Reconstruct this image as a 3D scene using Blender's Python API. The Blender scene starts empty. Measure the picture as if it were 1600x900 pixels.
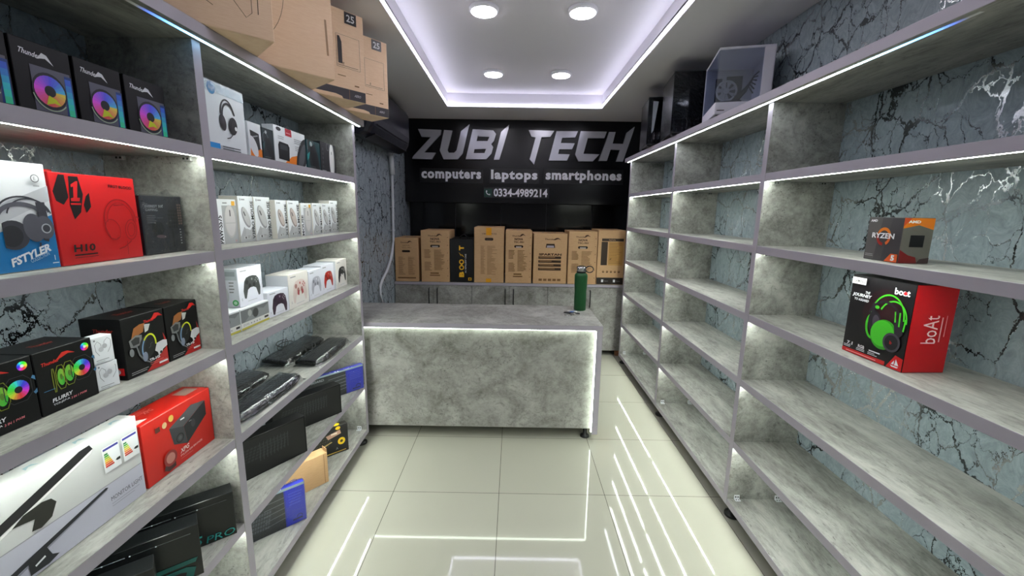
import bpy, bmesh, math, random, colorsys
from math import sin, cos, pi, radians, atan2, hypot
from mathutils import Vector, Matrix

random.seed(7)
S = bpy.context.scene
C = S.collection

# ------------------------------------------------------------------ camera
cam_d = bpy.data.cameras.new('camera')
cam = bpy.data.objects.new('camera', cam_d)
C.objects.link(cam)
S.camera = cam
cam_d.sensor_fit = 'HORIZONTAL'
cam_d.sensor_width = 36.0
cam_d.lens = 36.0 * 660.56 / 1600.0
cam_d.clip_start = 0.02
PITCH, ROLL, YAW, EYE = .1803, .0159, -.0021, 1.58
_f = Vector((sin(YAW) * cos(PITCH), cos(YAW) * cos(PITCH), -sin(PITCH)))
_r = Vector((cos(YAW), -sin(YAW), 0))
_u = _r.cross(_f)
_R = cos(ROLL) * _r + sin(ROLL) * _u
_U = -sin(ROLL) * _r + cos(ROLL) * _u
cam.matrix_world = Matrix(((_R.x, _U.x, -_f.x, 0), (_R.y, _U.y, -_f.y, 0), (_R.z, _U.z, -_f.z, EYE), (0, 0, 0, 1)))

# ------------------------------------------------------------------ world, exposure, light levels
W = bpy.data.worlds.new('world')
S.world = W
W.use_nodes = True
W.node_tree.nodes['Background'].inputs[0].default_value = (.75, .8, 1, 1)
W.node_tree.nodes['Background'].inputs[1].default_value = .3
S.view_settings.view_transform = 'Standard'
S.view_settings.look = 'None'
S.view_settings.gamma = 1
S.view_settings.use_curve_mapping = False
S.view_settings.exposure = 0.0
LED = 92.0          # shelf strips
LED_TOP = 28.0      # the strip under the top boards
LED_DESK = 15.0
COVE = 16.0
LAMP = 40.0
SPOT = 14.0

# ------------------------------------------------------------------ materials
MATS = {}


def lin(c):
    def g(v):
        v = v / 255.0
        return v / 12.92 if v <= .04045 else ((v + .055) / 1.055) ** 2.4
    return (g(c[0]), g(c[1]), g(c[2]), 1)


def mat(name, rgb, rough=.5, metal=0., emit=0., coat=0., spec=.5, ior=None):
    key = (name, rgb, rough, metal, emit, coat)
    if key in MATS:
        return MATS[key]
    m = bpy.data.materials.new(name)
    m.use_nodes = True
    p = m.node_tree.nodes['Principled BSDF']
    p.inputs['Base Color'].default_value = lin(rgb)
    p.inputs['Roughness'].default_value = rough
    p.inputs['Metallic'].default_value = metal
    p.inputs['Coat Weight'].default_value = coat
    p.inputs['Coat Roughness'].default_value = .08
    p.inputs['Specular IOR Level'].default_value = spec
    if emit:
        p.inputs['Emission Color'].default_value = lin(rgb)
        p.inputs['Emission Strength'].default_value = emit
    MATS[key] = m
    return m


def ink(*rgb):
    return mat('printed_ink', tuple(int(v) for v in rgb), .38)


class NT:
    def __init__(s, name):
        s.m = bpy.data.materials.new(name)
        s.m.use_nodes = True
        s.t = s.m.node_tree
        s.p = s.t.nodes['Principled BSDF']

    def n(s, kind, **kw):
        nd = s.t.nodes.new(kind)
        for k, v in kw.items():
            if k in nd.inputs:
                nd.inputs[k].default_value = v
            else:
                setattr(nd, k, v)
        return nd

    def l(s, a, b):
        s.t.links.new(a, b)

    def coords(s, scale=(1, 1, 1), loc=(0, 0, 0), kind='Object'):
        tc = s.n('ShaderNodeTexCoord')
        mp = s.n('ShaderNodeMapping')
        mp.inputs['Scale'].default_value = scale
        mp.inputs['Location'].default_value = loc
        s.l(tc.outputs[kind], mp.inputs['Vector'])
        return mp.outputs[0]

    def noise(s, v, scale, detail=4, rough=.55, dist=0):
        nd = s.n('ShaderNodeTexNoise', Scale=scale, Detail=detail, Roughness=rough, Distortion=dist)
        s.l(v, nd.inputs['Vector'])
        return nd.outputs['Fac']

    def ramp(s, f, stops):
        r = s.n('ShaderNodeValToRGB')
        e = r.color_ramp.elements
        e[0].position, e[0].color = stops[0][0], lin(stops[0][1])
        e[1].position, e[1].color = stops[-1][0], lin(stops[-1][1])
        for p, c in stops[1:-1]:
            x = e.new(p)
            x.color = lin(c)
        s.l(f, r.inputs[0])
        return r.outputs[0]

    def fac(s, f, a, b, lo=0., hi=1.):
        r = s.n('ShaderNodeMapRange')
        r.inputs[1].default_value = a
        r.inputs[2].default_value = b
        r.inputs[3].default_value = lo
        r.inputs[4].default_value = hi
        s.l(f, r.inputs[0])
        return r.outputs[0]

    def math(s, op, a, b):
        r = s.n('ShaderNodeMath', operation=op)
        for i, v in enumerate((a, b)):
            if isinstance(v, (int, float)):
                r.inputs[i].default_value = v
            else:
                s.l(v, r.inputs[i])
        return r.outputs[0]

    def mix(s, f, a, b, blend='MIX'):
        r = s.n('ShaderNodeMix', data_type='RGBA', blend_type=blend)
        if isinstance(f, (int, float)):
            r.inputs[0].default_value = f
        else:
            s.l(f, r.inputs[0])
        for i, v in ((6, a), (7, b)):
            if isinstance(v, tuple):
                r.inputs[i].default_value = lin(v)
            else:
                s.l(v, r.inputs[i])
        return r.outputs[2]

    def bump(s, h, strength=.2, dist=.01):
        b = s.n('ShaderNodeBump', Strength=strength, Distance=dist)
        s.l(h, b.inputs['Height'])
        s.l(b.outputs[0], s.p.inputs['Normal'])


def concrete_mat(name, dark, mid, light, stretch):
    n = NT(name)
    v = n.coords(stretch)
    big = n.noise(v, 3.4, 9, .68, .5)
    col = n.ramp(big, [(.30, dark), (.48, mid), (.66, light)])
    st = n.noise(n.coords((stretch[0] * 2, stretch[1] * 2, stretch[2] * 2), (3, 1, 2)), 9, 9, .75, 1.0)
    col = n.mix(n.fac(st, .50, .70, 0, .6), col, tuple(int(x * .72) for x in dark))
    fine = n.noise(v, 34, 5, .7, .3)
    col = n.mix(n.fac(fine, .42, .70, 0, .35), col, tuple(int(x * 1.06) for x in light))
    sp = n.noise(v, 70, 3, .6)
    zone = n.noise(v, 4, 3)
    pit = n.math('MULTIPLY', n.fac(sp, .60, .68), n.fac(zone, .45, .6))
    col = n.mix(n.math('MULTIPLY', pit, .65), col, tuple(int(x * .5) for x in dark))
    n.l(col, n.p.inputs['Base Color'])
    n.p.inputs['Roughness'].default_value = .5
    n.p.inputs['Specular IOR Level'].default_value = .35
    n.bump(st, .08, .004)
    return n.m


BOARD = concrete_mat('concrete_laminate', (98, 98, 93), (142, 142, 136), (184, 184, 177), (1.7, .45, 1.7))
DESK = concrete_mat('concrete_laminate_desk', (104, 103, 94), (144, 143, 137), (178, 177, 171), (1.3, 1.3, 1.5))
EDGE = mat('grey_edge_band', (172, 166, 176), .45)


def wallpaper(name, base, base2, crack, cscale, seed):
    n = NT(name)
    v = n.coords((1, 1, .72), seed)
    d = n.n('ShaderNodeTexNoise', Scale=8.0, Detail=6.0, Roughness=.7)
    n.l(v, d.inputs['Vector'])
    sub = n.n('ShaderNodeVectorMath', operation='SUBTRACT')
    n.l(d.outputs['Color'], sub.inputs[0])
    sub.inputs[1].default_value = (.5, .5, .5)
    sc = n.n('ShaderNodeVectorMath', operation='SCALE')
    n.l(sub.outputs[0], sc.inputs[0])
    sc.inputs['Scale'].default_value = .10
    ad = n.n('ShaderNodeVectorMath', operation='ADD')
    n.l(v, ad.inputs[0])
    n.l(sc.outputs[0], ad.inputs[1])
    masks = []
    for s_, w_ in ((cscale, .017), (cscale * 2.1, .014)):
        vo = n.n('ShaderNodeTexVoronoi', feature='DISTANCE_TO_EDGE', Scale=s_)
        n.l(ad.outputs[0], vo.inputs['Vector'])
        wn = n.noise(v, 9, 3)
        wid = n.fac(wn, .34, .72, w_ * .25, w_ * 1.7)
        masks.append(n.math('LESS_THAN', vo.outputs['Distance'], wid))
    keep = n.fac(n.noise(v, 3.1, 2), .40, .44)
    m2 = n.math('MULTIPLY', masks[1], keep)
    mask = n.math('MAXIMUM', masks[0], m2)
    swirl = n.noise(v, 16, 8, .75, 2.4)
    col = n.mix(n.fac(swirl, .35, .68), base, base2)
    cc = n.mix(n.fac(n.noise(v, 2.2, 3), .50, .58), crack, (236, 240, 240))  # bright and dark foil reflections put into the crack colour by noise
    col = n.mix(mask, col, cc)
    n.l(col, n.p.inputs['Base Color'])
    n.l(n.fac(mask, 0, 1, 0, .95), n.p.inputs['Metallic'])
    n.l(n.fac(mask, 0, 1, .42, .17), n.p.inputs['Roughness'])
    hh = n.math('ADD', n.math('MULTIPLY', swirl, .5), n.math('MULTIPLY', mask, 1.0))
    n.bump(hh, .35, .004)
    return n.m


WALLP = wallpaper('cracked_foil_wallpaper', (128, 143, 149), (168, 182, 187), (96, 102, 104), 5.8, (0, 0, 0))
WALLP_L = wallpaper('cracked_foil_wallpaper_left', (128, 140, 148), (170, 180, 188), (96, 100, 104), 7.6, (3.1, 1.7, .4))


def floor_mat():
    n = NT('polished_cream_tile')
    tc = n.n('ShaderNodeTexCoord')
    mp = n.n('ShaderNodeMapping')
    mp.inputs['Location'].default_value = (.66, -2.155 + 6, 0)
    n.l(tc.outputs['Object'], mp.inputs['Vector'])
    b = n.n('ShaderNodeTexBrick', Scale=1.0)
    b.offset = 0
    b.inputs['Brick Width'].default_value = .6
    b.inputs['Row Height'].default_value = .6
    b.inputs['Mortar Size'].default_value = .0014
    b.inputs['Mortar Smooth'].default_value = .0
    b.inputs['Color1'].default_value = lin((172, 171, 156))
    b.inputs['Color2'].default_value = lin((175, 174, 160))
    b.inputs['Mortar'].default_value = lin((70, 66, 60))
    n.l(mp.outputs[0], b.inputs['Vector'])
    sp = n.noise(mp.outputs[0], 1.2, 3)
    col = n.mix(n.fac(sp, .3, .7, 0, .12), b.outputs['Color'], (152, 150, 136))
    n.l(col, n.p.inputs['Base Color'])
    n.p.inputs['Roughness'].default_value = .045
    n.p.inputs['Specular IOR Level'].default_value = .55
    return n.m


FLOOR = floor_mat()
PAINT = mat('ceiling_paint', (228, 225, 232), .8)


def kraft_mat(name, ca, cb, cc):
    n = NT(name)
    v = n.coords((1, 1, 9))
    a = n.noise(v, 30, 4, .6)
    b = n.noise(n.coords((1, 1, 1)), 3, 3)
    col = n.mix(n.fac(a, .35, .7), ca, cb)
    col = n.mix(n.fac(b, .4, .75, 0, .3), col, cc)
    n.l(col, n.p.inputs['Base Color'])
    n.p.inputs['Roughness'].default_value = .75
    n.bump(a, .05, .002)
    return n.m


KRAFT = kraft_mat('kraft_cardboard', (204, 164, 118), (214, 176, 130), (186, 142, 94))
KRAFTP = kraft_mat('pale_kraft_cardboard', (232, 198, 164), (240, 210, 178), (218, 180, 146))
KRAFT_IN = mat('kraft_shadow_inside', (70, 45, 25), .9)
BLACKCARD = mat('black_card', (9, 9, 10), .42, spec=.3)
WHITECARD = mat('white_card', (232, 235, 238), .36)
BLACKPL = mat('black_plastic', (14, 14, 15), .35)
STEEL = mat('brushed_steel', (205, 205, 205), .25, 1.)
BLKPANEL = mat('gloss_black_acrylic', (5, 5, 8), .24, spec=.4)
LEDM = mat('led_strip_lit', (244, 252, 244), .4, 0, LED)
LEDDESK = mat('led_strip_desk', (238, 252, 236), .4, 0, LED_DESK)
LEDCOVE = mat('led_strip_cove', (238, 238, 255), .4, 0, COVE)
LAMPM = mat('lamp_diffuser', (248, 244, 255), .4, 0, LAMP)


def led_fade():
    n = NT('led_strip_fading')
    tc = n.n('ShaderNodeTexCoord')
    sx = n.n('ShaderNodeSeparateXYZ')
    n.l(tc.outputs['Object'], sx.inputs[0])
    c = n.ramp(n.fac(sx.outputs[1], 1.14, 1.62), [(0, (20, 30, 60)), (.12, (60, 110, 235)), (.35, (110, 190, 255)), (.7, (200, 245, 255)), (1, (242, 250, 255))])
    n.l(c, n.p.inputs['Emission Color'])
    n.l(n.fac(sx.outputs[1], 1.16, 1.95, .0, LED_TOP), n.p.inputs['Emission Strength'])
    return n.m


LEDFADE = led_fade()


def film_mat():
    m = bpy.data.materials.new('clear_plastic_film')
    m.use_nodes = True
    t = m.node_tree
    t.nodes.clear()
    o = t.nodes.new('ShaderNodeOutputMaterial')
    mx = t.nodes.new('ShaderNodeMixShader')
    tr = t.nodes.new('ShaderNodeBsdfTransparent')
    tr.inputs[0].default_value = (.93, .95, .96, 1)
    gl = t.nodes.new('ShaderNodeBsdfGlossy')
    gl.inputs['Roughness'].default_value = .09
    lw = t.nodes.new('ShaderNodeLayerWeight')
    lw.inputs[0].default_value = .16
    tx = t.nodes.new('ShaderNodeTexNoise')
    tx.inputs['Scale'].default_value = 22
    tx.inputs['Detail'].default_value = 3
    tx.inputs['Distortion'].default_value = 1.5
    tc = t.nodes.new('ShaderNodeTexCoord')
    bp = t.nodes.new('ShaderNodeBump')
    bp.inputs['Strength'].default_value = .45
    bp.inputs['Distance'].default_value = .012
    L = t.links.new
    L(tc.outputs['Object'], tx.inputs['Vector'])
    L(tx.outputs['Fac'], bp.inputs['Height'])
    L(bp.outputs[0], gl.inputs['Normal'])
    L(bp.outputs[0], lw.inputs['Normal'])
    L(lw.outputs['Facing'], mx.inputs[0])
    L(tr.outputs[0], mx.inputs[1])
    L(gl.outputs[0], mx.inputs[2])
    L(mx.outputs[0], o.inputs[0])
    return m


FILM = film_mat()


def glass_mat():
    m = bpy.data.materials.new('case_glass')
    m.use_nodes = True
    t = m.node_tree
    t.nodes.clear()
    o = t.nodes.new('ShaderNodeOutputMaterial')
    mx = t.nodes.new('ShaderNodeMixShader')
    mx.inputs[0].default_value = .22
    tr = t.nodes.new('ShaderNodeBsdfTransparent')
    tr.inputs[0].default_value = (.82, .86, .93, 1)
    gl = t.nodes.new('ShaderNodeBsdfGlossy')
    gl.inputs['Roughness'].default_value = .03
    t.links.new(tr.outputs[0], mx.inputs[1])
    t.links.new(gl.outputs[0], mx.inputs[2])
    t.links.new(mx.outputs[0], o.inputs[0])
    return m


GLASS = glass_mat()

# ------------------------------------------------------------------ mesh builder
_TXT = {}


def text_shape(s, bold, spacing=1.0):
    k = (s, bold, spacing)
    if k not in _TXT:
        c = bpy.data.curves.new('lettering', 'FONT')
        c.body = s
        c.offset = bold
        c.space_character = spacing
        c.resolution_u = 2
        o = bpy.data.objects.new('lettering', c)
        me = o.to_mesh()
        vs = [(v.co.x, v.co.y) for v in me.vertices]
        fs = [tuple(p.vertices) for p in me.polygons]
        o.to_mesh_clear()
        bpy.data.objects.remove(o)
        bpy.data.curves.remove(c)
        x0, x1 = min(v[0] for v in vs), max(v[0] for v in vs)
        y0, y1 = min(v[1] for v in vs), max(v[1] for v in vs)
        _TXT[k] = ([(x - x0, y - y0) for x, y in vs], fs, x1 - x0, y1 - y0)
    return _TXT[k]


class MB:
    def __init__(s):
        s.bm = bmesh.new()
        s.mats = []

    def mi(s, m):
        if m not in s.mats:
            s.mats.append(m)
        return s.mats.index(m)

    def box(s, lo, hi, m, bevel=0., fm=None, M=None):
        """fm: materials by face side '-x','+x','-y','+y','-z','+z'."""
        t = bmesh.new()
        bmesh.ops.create_cube(t, size=1)
        lo, hi = Vector(lo), Vector(hi)
        c, d = (lo + hi) / 2, hi - lo
        for v in t.verts:
            v.co = Vector((v.co.x * d.x, v.co.y * d.y, v.co.z * d.z)) + c
        ids = {}
        for f in t.faces:
            n = f.normal
            a = max(range(3), key=lambda i: abs(n[i]))
            key = ('+' if n[a] > 0 else '-') + 'xyz'[a]
            f.material_index = s.mi(fm[key] if fm and key in fm else m)
        if bevel:
            bmesh.ops.bevel(t, geom=t.edges[:], offset=bevel, segments=1, affect='EDGES')
        s._merge(t, M)

    def _merge(s, t, M=None):
        if M is not None:
            t.transform(M)
        mp = {}
        for v in t.verts:
            mp[v] = s.bm.verts.new(v.co)
        for f in t.faces:
            try:
                nf = s.bm.faces.new([mp[v] for v in f.verts])
                nf.material_index = f.material_index
                nf.smooth = f.smooth
            except ValueError:
                pass
        t.free()

    def face(s, pts, m, smooth=False):
        f = s.bm.faces.new([s.bm.verts.new(p) for p in pts])
        f.material_index = s.mi(m)
        f.smooth = smooth

    def prism(s, base, ext, m, cap=None):
        """base: list of 3-D points, ext: extrusion vector."""
        ext = Vector(ext)
        a = [s.bm.verts.new(Vector(p)) for p in base]
        b = [s.bm.verts.new(Vector(p) + ext) for p in base]
        i = s.mi(m)
        j = s.mi(cap or m)
        n = len(a)
        for k in range(n):
            f = s.bm.faces.new((a[k], a[(k + 1) % n], b[(k + 1) % n], b[k]))
            f.material_index = i
        f = s.bm.faces.new(b)
        f.material_index = j
        f = s.bm.faces.new(a[::-1])
        f.material_index = j

    def lathe(s, prof, m, c=(0, 0, 0), seg=28, smooth=True, caps=True):
        rings = []
        for r, z in prof:
            rings.append([s.bm.verts.new((c[0] + r * cos(2 * pi * k / seg), c[1] + r * sin(2 * pi * k / seg), c[2] + z)) for k in range(seg)])
        i = s.mi(m)
        for a, b in zip(rings, rings[1:]):
            for k in range(seg):
                f = s.bm.faces.new((a[k], a[(k + 1) % seg], b[(k + 1) % seg], b[k]))
                f.material_index = i
                f.smooth = smooth
        if caps:
            f = s.bm.faces.new(rings[0][::-1])
            f.material_index = i
            f = s.bm.faces.new(rings[-1])
            f.material_index = i

    def tube(s, path, r, m, seg=8):
        P = [Vector(p) for p in path]
        rings = []
        i = s.mi(m)
        for k, p in enumerate(P):
            t = (P[min(k + 1, len(P) - 1)] - P[max(k - 1, 0)]).normalized()
            a = Vector((0, 0, 1)) if abs(t.z) < .9 else Vector((1, 0, 0))
            u = t.cross(a).normalized()
            w = t.cross(u)
            rings.append([s.bm.verts.new(p + r * (cos(2 * pi * q / seg) * u + sin(2 * pi * q / seg) * w)) for q in range(seg)])
        for a, b in zip(rings, rings[1:]):
            for q in range(seg):
                f = s.bm.faces.new((a[q], a[(q + 1) % seg], b[(q + 1) % seg], b[q]))
                f.material_index = i
                f.smooth = True
        for rg in (rings[0][::-1], rings[-1]):
            f = s.bm.faces.new(rg)
            f.material_index = i

    def build(s, name, parent=None, loc=(0, 0, 0), rz=0., fix=True):
        if fix:
            bmesh.ops.recalc_face_normals(s.bm, faces=s.bm.faces[:])
        me = bpy.data.meshes.new(name)
        s.bm.to_mesh(me)
        s.bm.free()
        for m in s.mats:
            me.materials.append(m)
        o = bpy.data.objects.new(name, me)
        C.objects.link(o)
        o.location = loc
        o.rotation_euler = (0, 0, rz)
        if parent:
            o.parent = parent
        return o


def tag(o, label, cat, group=None):
    o['label'] = label
    o['category'] = cat
    if group:
        o['group'] = group
    return o


def struct(o):
    o['kind'] = 'structure'
    return o


def thing(name, label, cat, loc=(0, 0, 0), rz=0., group=None):
    o = bpy.data.objects.new(name, None)
    o.empty_display_size = .05
    C.objects.link(o)
    o.location = loc
    o.rotation_euler = (0, 0, rz)
    return tag(o, label, cat, group)


class Face:
    """A printed face: u to the right, v up, both as fractions of its width and height."""
    EPS = .00022

    def __init__(s, mb, o, ux, uy, n, w, h):
        s.mb, s.o, s.ux, s.uy, s.n, s.w, s.h = mb, Vector(o), Vector(ux), Vector(uy), Vector(n), w, h
        s.k = 1

    def P(s, x, y):
        return s.o + s.ux * x + s.uy * y + s.n * (s.EPS * s.k)

    def trim(s, pts):
        """keep a polygon inside the printed face."""
        for ax, lim, sg in ((0, .006, 1), (0, .994, -1), (1, .006, 1), (1, .994, -1)):
            out = []
            for i, q in enumerate(pts):
                p = pts[i - 1]
                a, b = sg * (p[ax] - lim), sg * (q[ax] - lim)
                if (a < 0) != (b < 0):
                    t = a / (a - b)
                    out.append((p[0] + (q[0] - p[0]) * t, p[1] + (q[1] - p[1]) * t))
                if b >= 0:
                    out.append(q)
            pts = out
            if len(pts) < 3:
                return []
        return pts

    def poly(s, pts, m, up=True):
        pts = s.trim(list(pts))
        if len(pts) > 2:
            s.mb.face([s.P(u * s.w, v * s.h) for u, v in pts], m)
        s.k += 1 if up else 0

    def rect(s, u0, v0, u1, v1, m, up=True):
        s.poly([(u0, v0), (u1, v0), (u1, v1), (u0, v1)], m, up)

    def ell(s, u, v, ru, rv=None, m=None, rot=0, n=24):
        """ru in fractions of the width; rv the same unit (default a circle)."""
        rv = ru if rv is None else rv
        a = s.w / s.h
        pts = []
        for k in range(n):
            x, y = ru * cos(2 * pi * k / n), rv * sin(2 * pi * k / n)
            pts.append((u + x * cos(rot) - y * sin(rot), v + (x * sin(rot) + y * cos(rot)) * a))
        s.poly(pts, m)

    def arc(s, u, v, ru, rv, a0, a1, wd, m, rot=0, n=20):
        a = s.w / s.h
        pts = []
        for k in range(n + 1):
            t = a0 + (a1 - a0) * k / n
            x, y = ru * cos(t), rv * sin(t)
            pts.append((u + x * cos(rot) - y * sin(rot), v + (x * sin(rot) + y * cos(rot)) * a))
        s.stroke(pts, wd, m)

    def stroke(s, pts, wd, m):
        """wd in fractions of the width."""
        q = [Vector((u * s.w, v * s.h)) for u, v in pts]
        hw = wd * s.w / 2
        L, R = [], []
        for k, p in enumerate(q):
            t = q[min(k + 1, len(q) - 1)] - q[max(k - 1, 0)]
            t = t.normalized() if t.length > 1e-9 else Vector((1, 0))
            nn = Vector((-t.y, t.x)) * hw
            L.append(p + nn)
            R.append(p - nn)
        for k in range(len(q) - 1):
            s.poly([(p.x / s.w, p.y / s.h) for p in (R[k], R[k + 1], L[k + 1], L[k])], m, False)
        s.k += 1

    def text(s, t, u, v, h, m, w=None, ang=0, shear=0, bold=0.):
        """u, v: lower left corner; h: letter height as a fraction of the face height; w: forced length, fraction of the width."""
        vs, fs, tw, th = text_shape(t, bold)
        sc = h * s.h / th
        sx = sc if w is None else w * s.w / tw
        ca, sa = cos(ang), sin(ang)
        P = []
        for x, y in vs:
            X, Y = x * sx + shear * y * sc, y * sc
            P.append(s.mb.bm.verts.new(s.P(u * s.w + X * ca - Y * sa, v * s.h + X * sa + Y * ca)))
        i = s.mb.mi(m)
        for f in fs:
            try:
                nf = s.mb.bm.faces.new([P[k] for k in f])
                nf.material_index = i
            except ValueError:
                pass
        s.k += 1

    def para(s, u, v, w, rows, gap, m, th=.4, rag=.3):
        for r in range(rows):
            s.rect(u, v - r * gap, u + w * (1 - rag * random.random()), v - r * gap + gap * th, m, False)
        s.k += 1

    def fan(s, u, v, r, hub=None, sat=.8, val=.95, ph=0., n=24, rx=1., turn=1.):
        a = s.w / s.h
        for k in range(n):
            t0, t1 = 2 * pi * k / n, 2 * pi * (k + 1) / n
            c = colorsys.hsv_to_rgb((turn * k / n + ph) % 1, sat, val)
            m = ink(*(int(x * 255) // 8 * 8 for x in c))
            s.poly([(u + q * r * rx * cos(t), v + q * r * sin(t) * a) for q, t in ((.36, t0), (1, t0), (1, t1), (.36, t1))], m, False)
        s.k += 1
        s.ell(u, v, .36 * r * rx, .36 * r, hub or ink(20, 20, 28))


def sub(F, u0, v0, u1, v1):
    """a smaller printed area inside a face."""
    g = Face(F.mb, F.o + F.ux * (u0 * F.w) + F.uy * (v0 * F.h), F.ux, F.uy, F.n, F.w * (u1 - u0), F.h * (v1 - v0))
    g.k = F.k
    return g


def carton(name, label, cat, pL, pR, z0, z1, depth, body, front=None, left=None, right=None, top=None, group=None, fm=None, bevel=.0012, fin=None):
    """A box whose front lower edge runs from pL to pR (as seen by somebody facing it)."""
    pL, pR = Vector(pL), Vector(pR)
    d = pR - pL
    w = d.length
    ux = d / w
    n = Vector((ux.y, -ux.x))
    c = (pL + pR) / 2 - n * depth / 2
    z0 += .0009
    h = z1 - z0
    mb = MB()
    mb.box((-w / 2, -depth / 2, 0), (w / 2, depth / 2, h), body, bevel, fm)
    X, Y, Z = Vector((1, 0, 0)), Vector((0, 1, 0)), Vector((0, 0, 1))
    if front:
        front(Face(mb, (-w / 2, -depth / 2, 0), X, Z, -Y, w, h))
    if left:
        left(Face(mb, (-w / 2, depth / 2, 0), -Y, Z, -X, depth, h))
    if right:
        right(Face(mb, (w / 2, -depth / 2, 0), Y, Z, X, depth, h))
    if top:
        top(Face(mb, (-w / 2, -depth / 2, h), X, Y, Z, w, depth))
    o = mb.build(name, None, (c.x, c.y, z0), atan2(ux.y, ux.x), fix=False)
    tag(o, label, cat, group)
    if fin:
        fin(o, w, depth, h)
    return o


# ------------------------------------------------------------------ the room
XL, XR, YB, YF, ZC, ZU = -1.292, 1.466, 5.30, -1.30, 2.605, 2.735
mb = MB(); mb.box((XL - .1, YF - .1, -.1), (XR + .1, YB + .1, 0), FLOOR); struct(mb.build('floor'))
mb = MB(); mb.box((XL - .1, YF - .1, 0), (XL, YB + .1, ZU), WALLP_L); struct(mb.build('wall_left'))
mb = MB(); mb.box((XR, YF - .1, 0), (XR + .1, YB + .1, ZU), WALLP); struct(mb.build('wall_right'))
TILEBLK = mat('black_gloss_wall_tile', (12, 12, 15), .12)
mb = MB()
mb.box((XL, YB, 0), (XR, YB + .1, ZU), mat('tile_joint', (52, 52, 56), .7))
for i in range(5):
    for j in range(5):
        mb.box((XL + .012 + i * .56, YB - .006, .02 + j * .56), (min(XR, XL + .012 + i * .56 + .553), YB + .01, min(ZU, .02 + j * .56 + .553)), TILEBLK)
struct(mb.build('wall_back'))
mb = MB(); mb.box((XL, YF - .1, 0), (XR, YF, ZU), mat('front_wall_paint', (150, 150, 155), .7)); struct(mb.build('wall_front'))
# dropped ceiling with a lit recess
RX0, RX1, RY0, RY1 = -.69, .866, -.75, 4.515
mb = MB()
for lo, hi in (((XL, YF), (RX0, YB)), ((RX1, YF), (XR, YB)), ((RX0, RY1), (RX1, YB)), ((RX0, YF), (RX1, RY0))):
    mb.box((lo[0], lo[1], ZC), (hi[0], hi[1], ZC + .05), PAINT)
mb.box((XL, YF, ZU), (XR, YB, ZU + .08), PAINT)
t = .03
for lo, hi in (((RX0 - t, RY0), (RX0, RY1)), ((RX1, RY0), (RX1 + t, RY1)), ((RX0 - t, RY1), (RX1 + t, RY1 + t)), ((RX0 - t, RY0 - t), (RX1 + t, RY0))):
    mb.box((lo[0], lo[1], ZC + .04), (hi[0], hi[1], ZU), PAINT)
ceil = struct(mb.build('ceiling'))
for lo, hi in (((RX0 + .001, RY0 + .02, ZC + .012), (RX0 + .007, RY1 - .02, ZC + .024)), ((RX1 - .007, RY0 + .02, ZC + .012), (RX1 - .001, RY1 - .02, ZC + .024)),
               ((RX0 + .02, RY1 - .007, ZC + .012), (RX1 - .02, RY1 - .001, ZC + .024)), ((RX0 + .02, RY0 + .001, ZC + .012), (RX1 - .02, RY0 + .007, ZC + .024))):
    mb = MB(); mb.box(lo, hi, LEDCOVE); mb.build('cove_light_strip', ceil)

# ceiling lamps: two visible pairs, plus an unseen nearest pair added for its light
names = {(0, 3.85): 'round white ceiling lamp, left one of the pair nearest the black sign', (1, 3.85): 'round white ceiling lamp, right one of the pair nearest the black sign',
         (0, 2.70): 'round white ceiling lamp, left one of the pair nearer the camera', (1, 2.70): 'round white ceiling lamp, right one of the pair nearer the camera'}
for yy in (3.85, 2.70, 1.55):
    for k, xx in enumerate((-.194, .380)):
        t = thing('ceiling_lamp', names.get((k, yy), 'unseen round white lamp added to light the near end of the shop'), 'ceiling light', (xx, yy, ZU), 0, 'round lamps in the ceiling recess')
        mb = MB(); mb.lathe([(.086, 0), (.086, -.016), (.076, -.022)], mat('lamp_rim', (235, 235, 240), .4), seg=36); mb.build('lamp_rim', t)
        mb = MB(); mb.lathe([(.074, -.018), (.072, -.026), (.05, -.030), (.001, -.031)], LAMPM, seg=36); mb.build('diffuser', t)

# ------------------------------------------------------------------ shelving units
ZS = [2.108, 1.767, 1.437, 1.105, .773, .437, .110]
TH = .036


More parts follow.
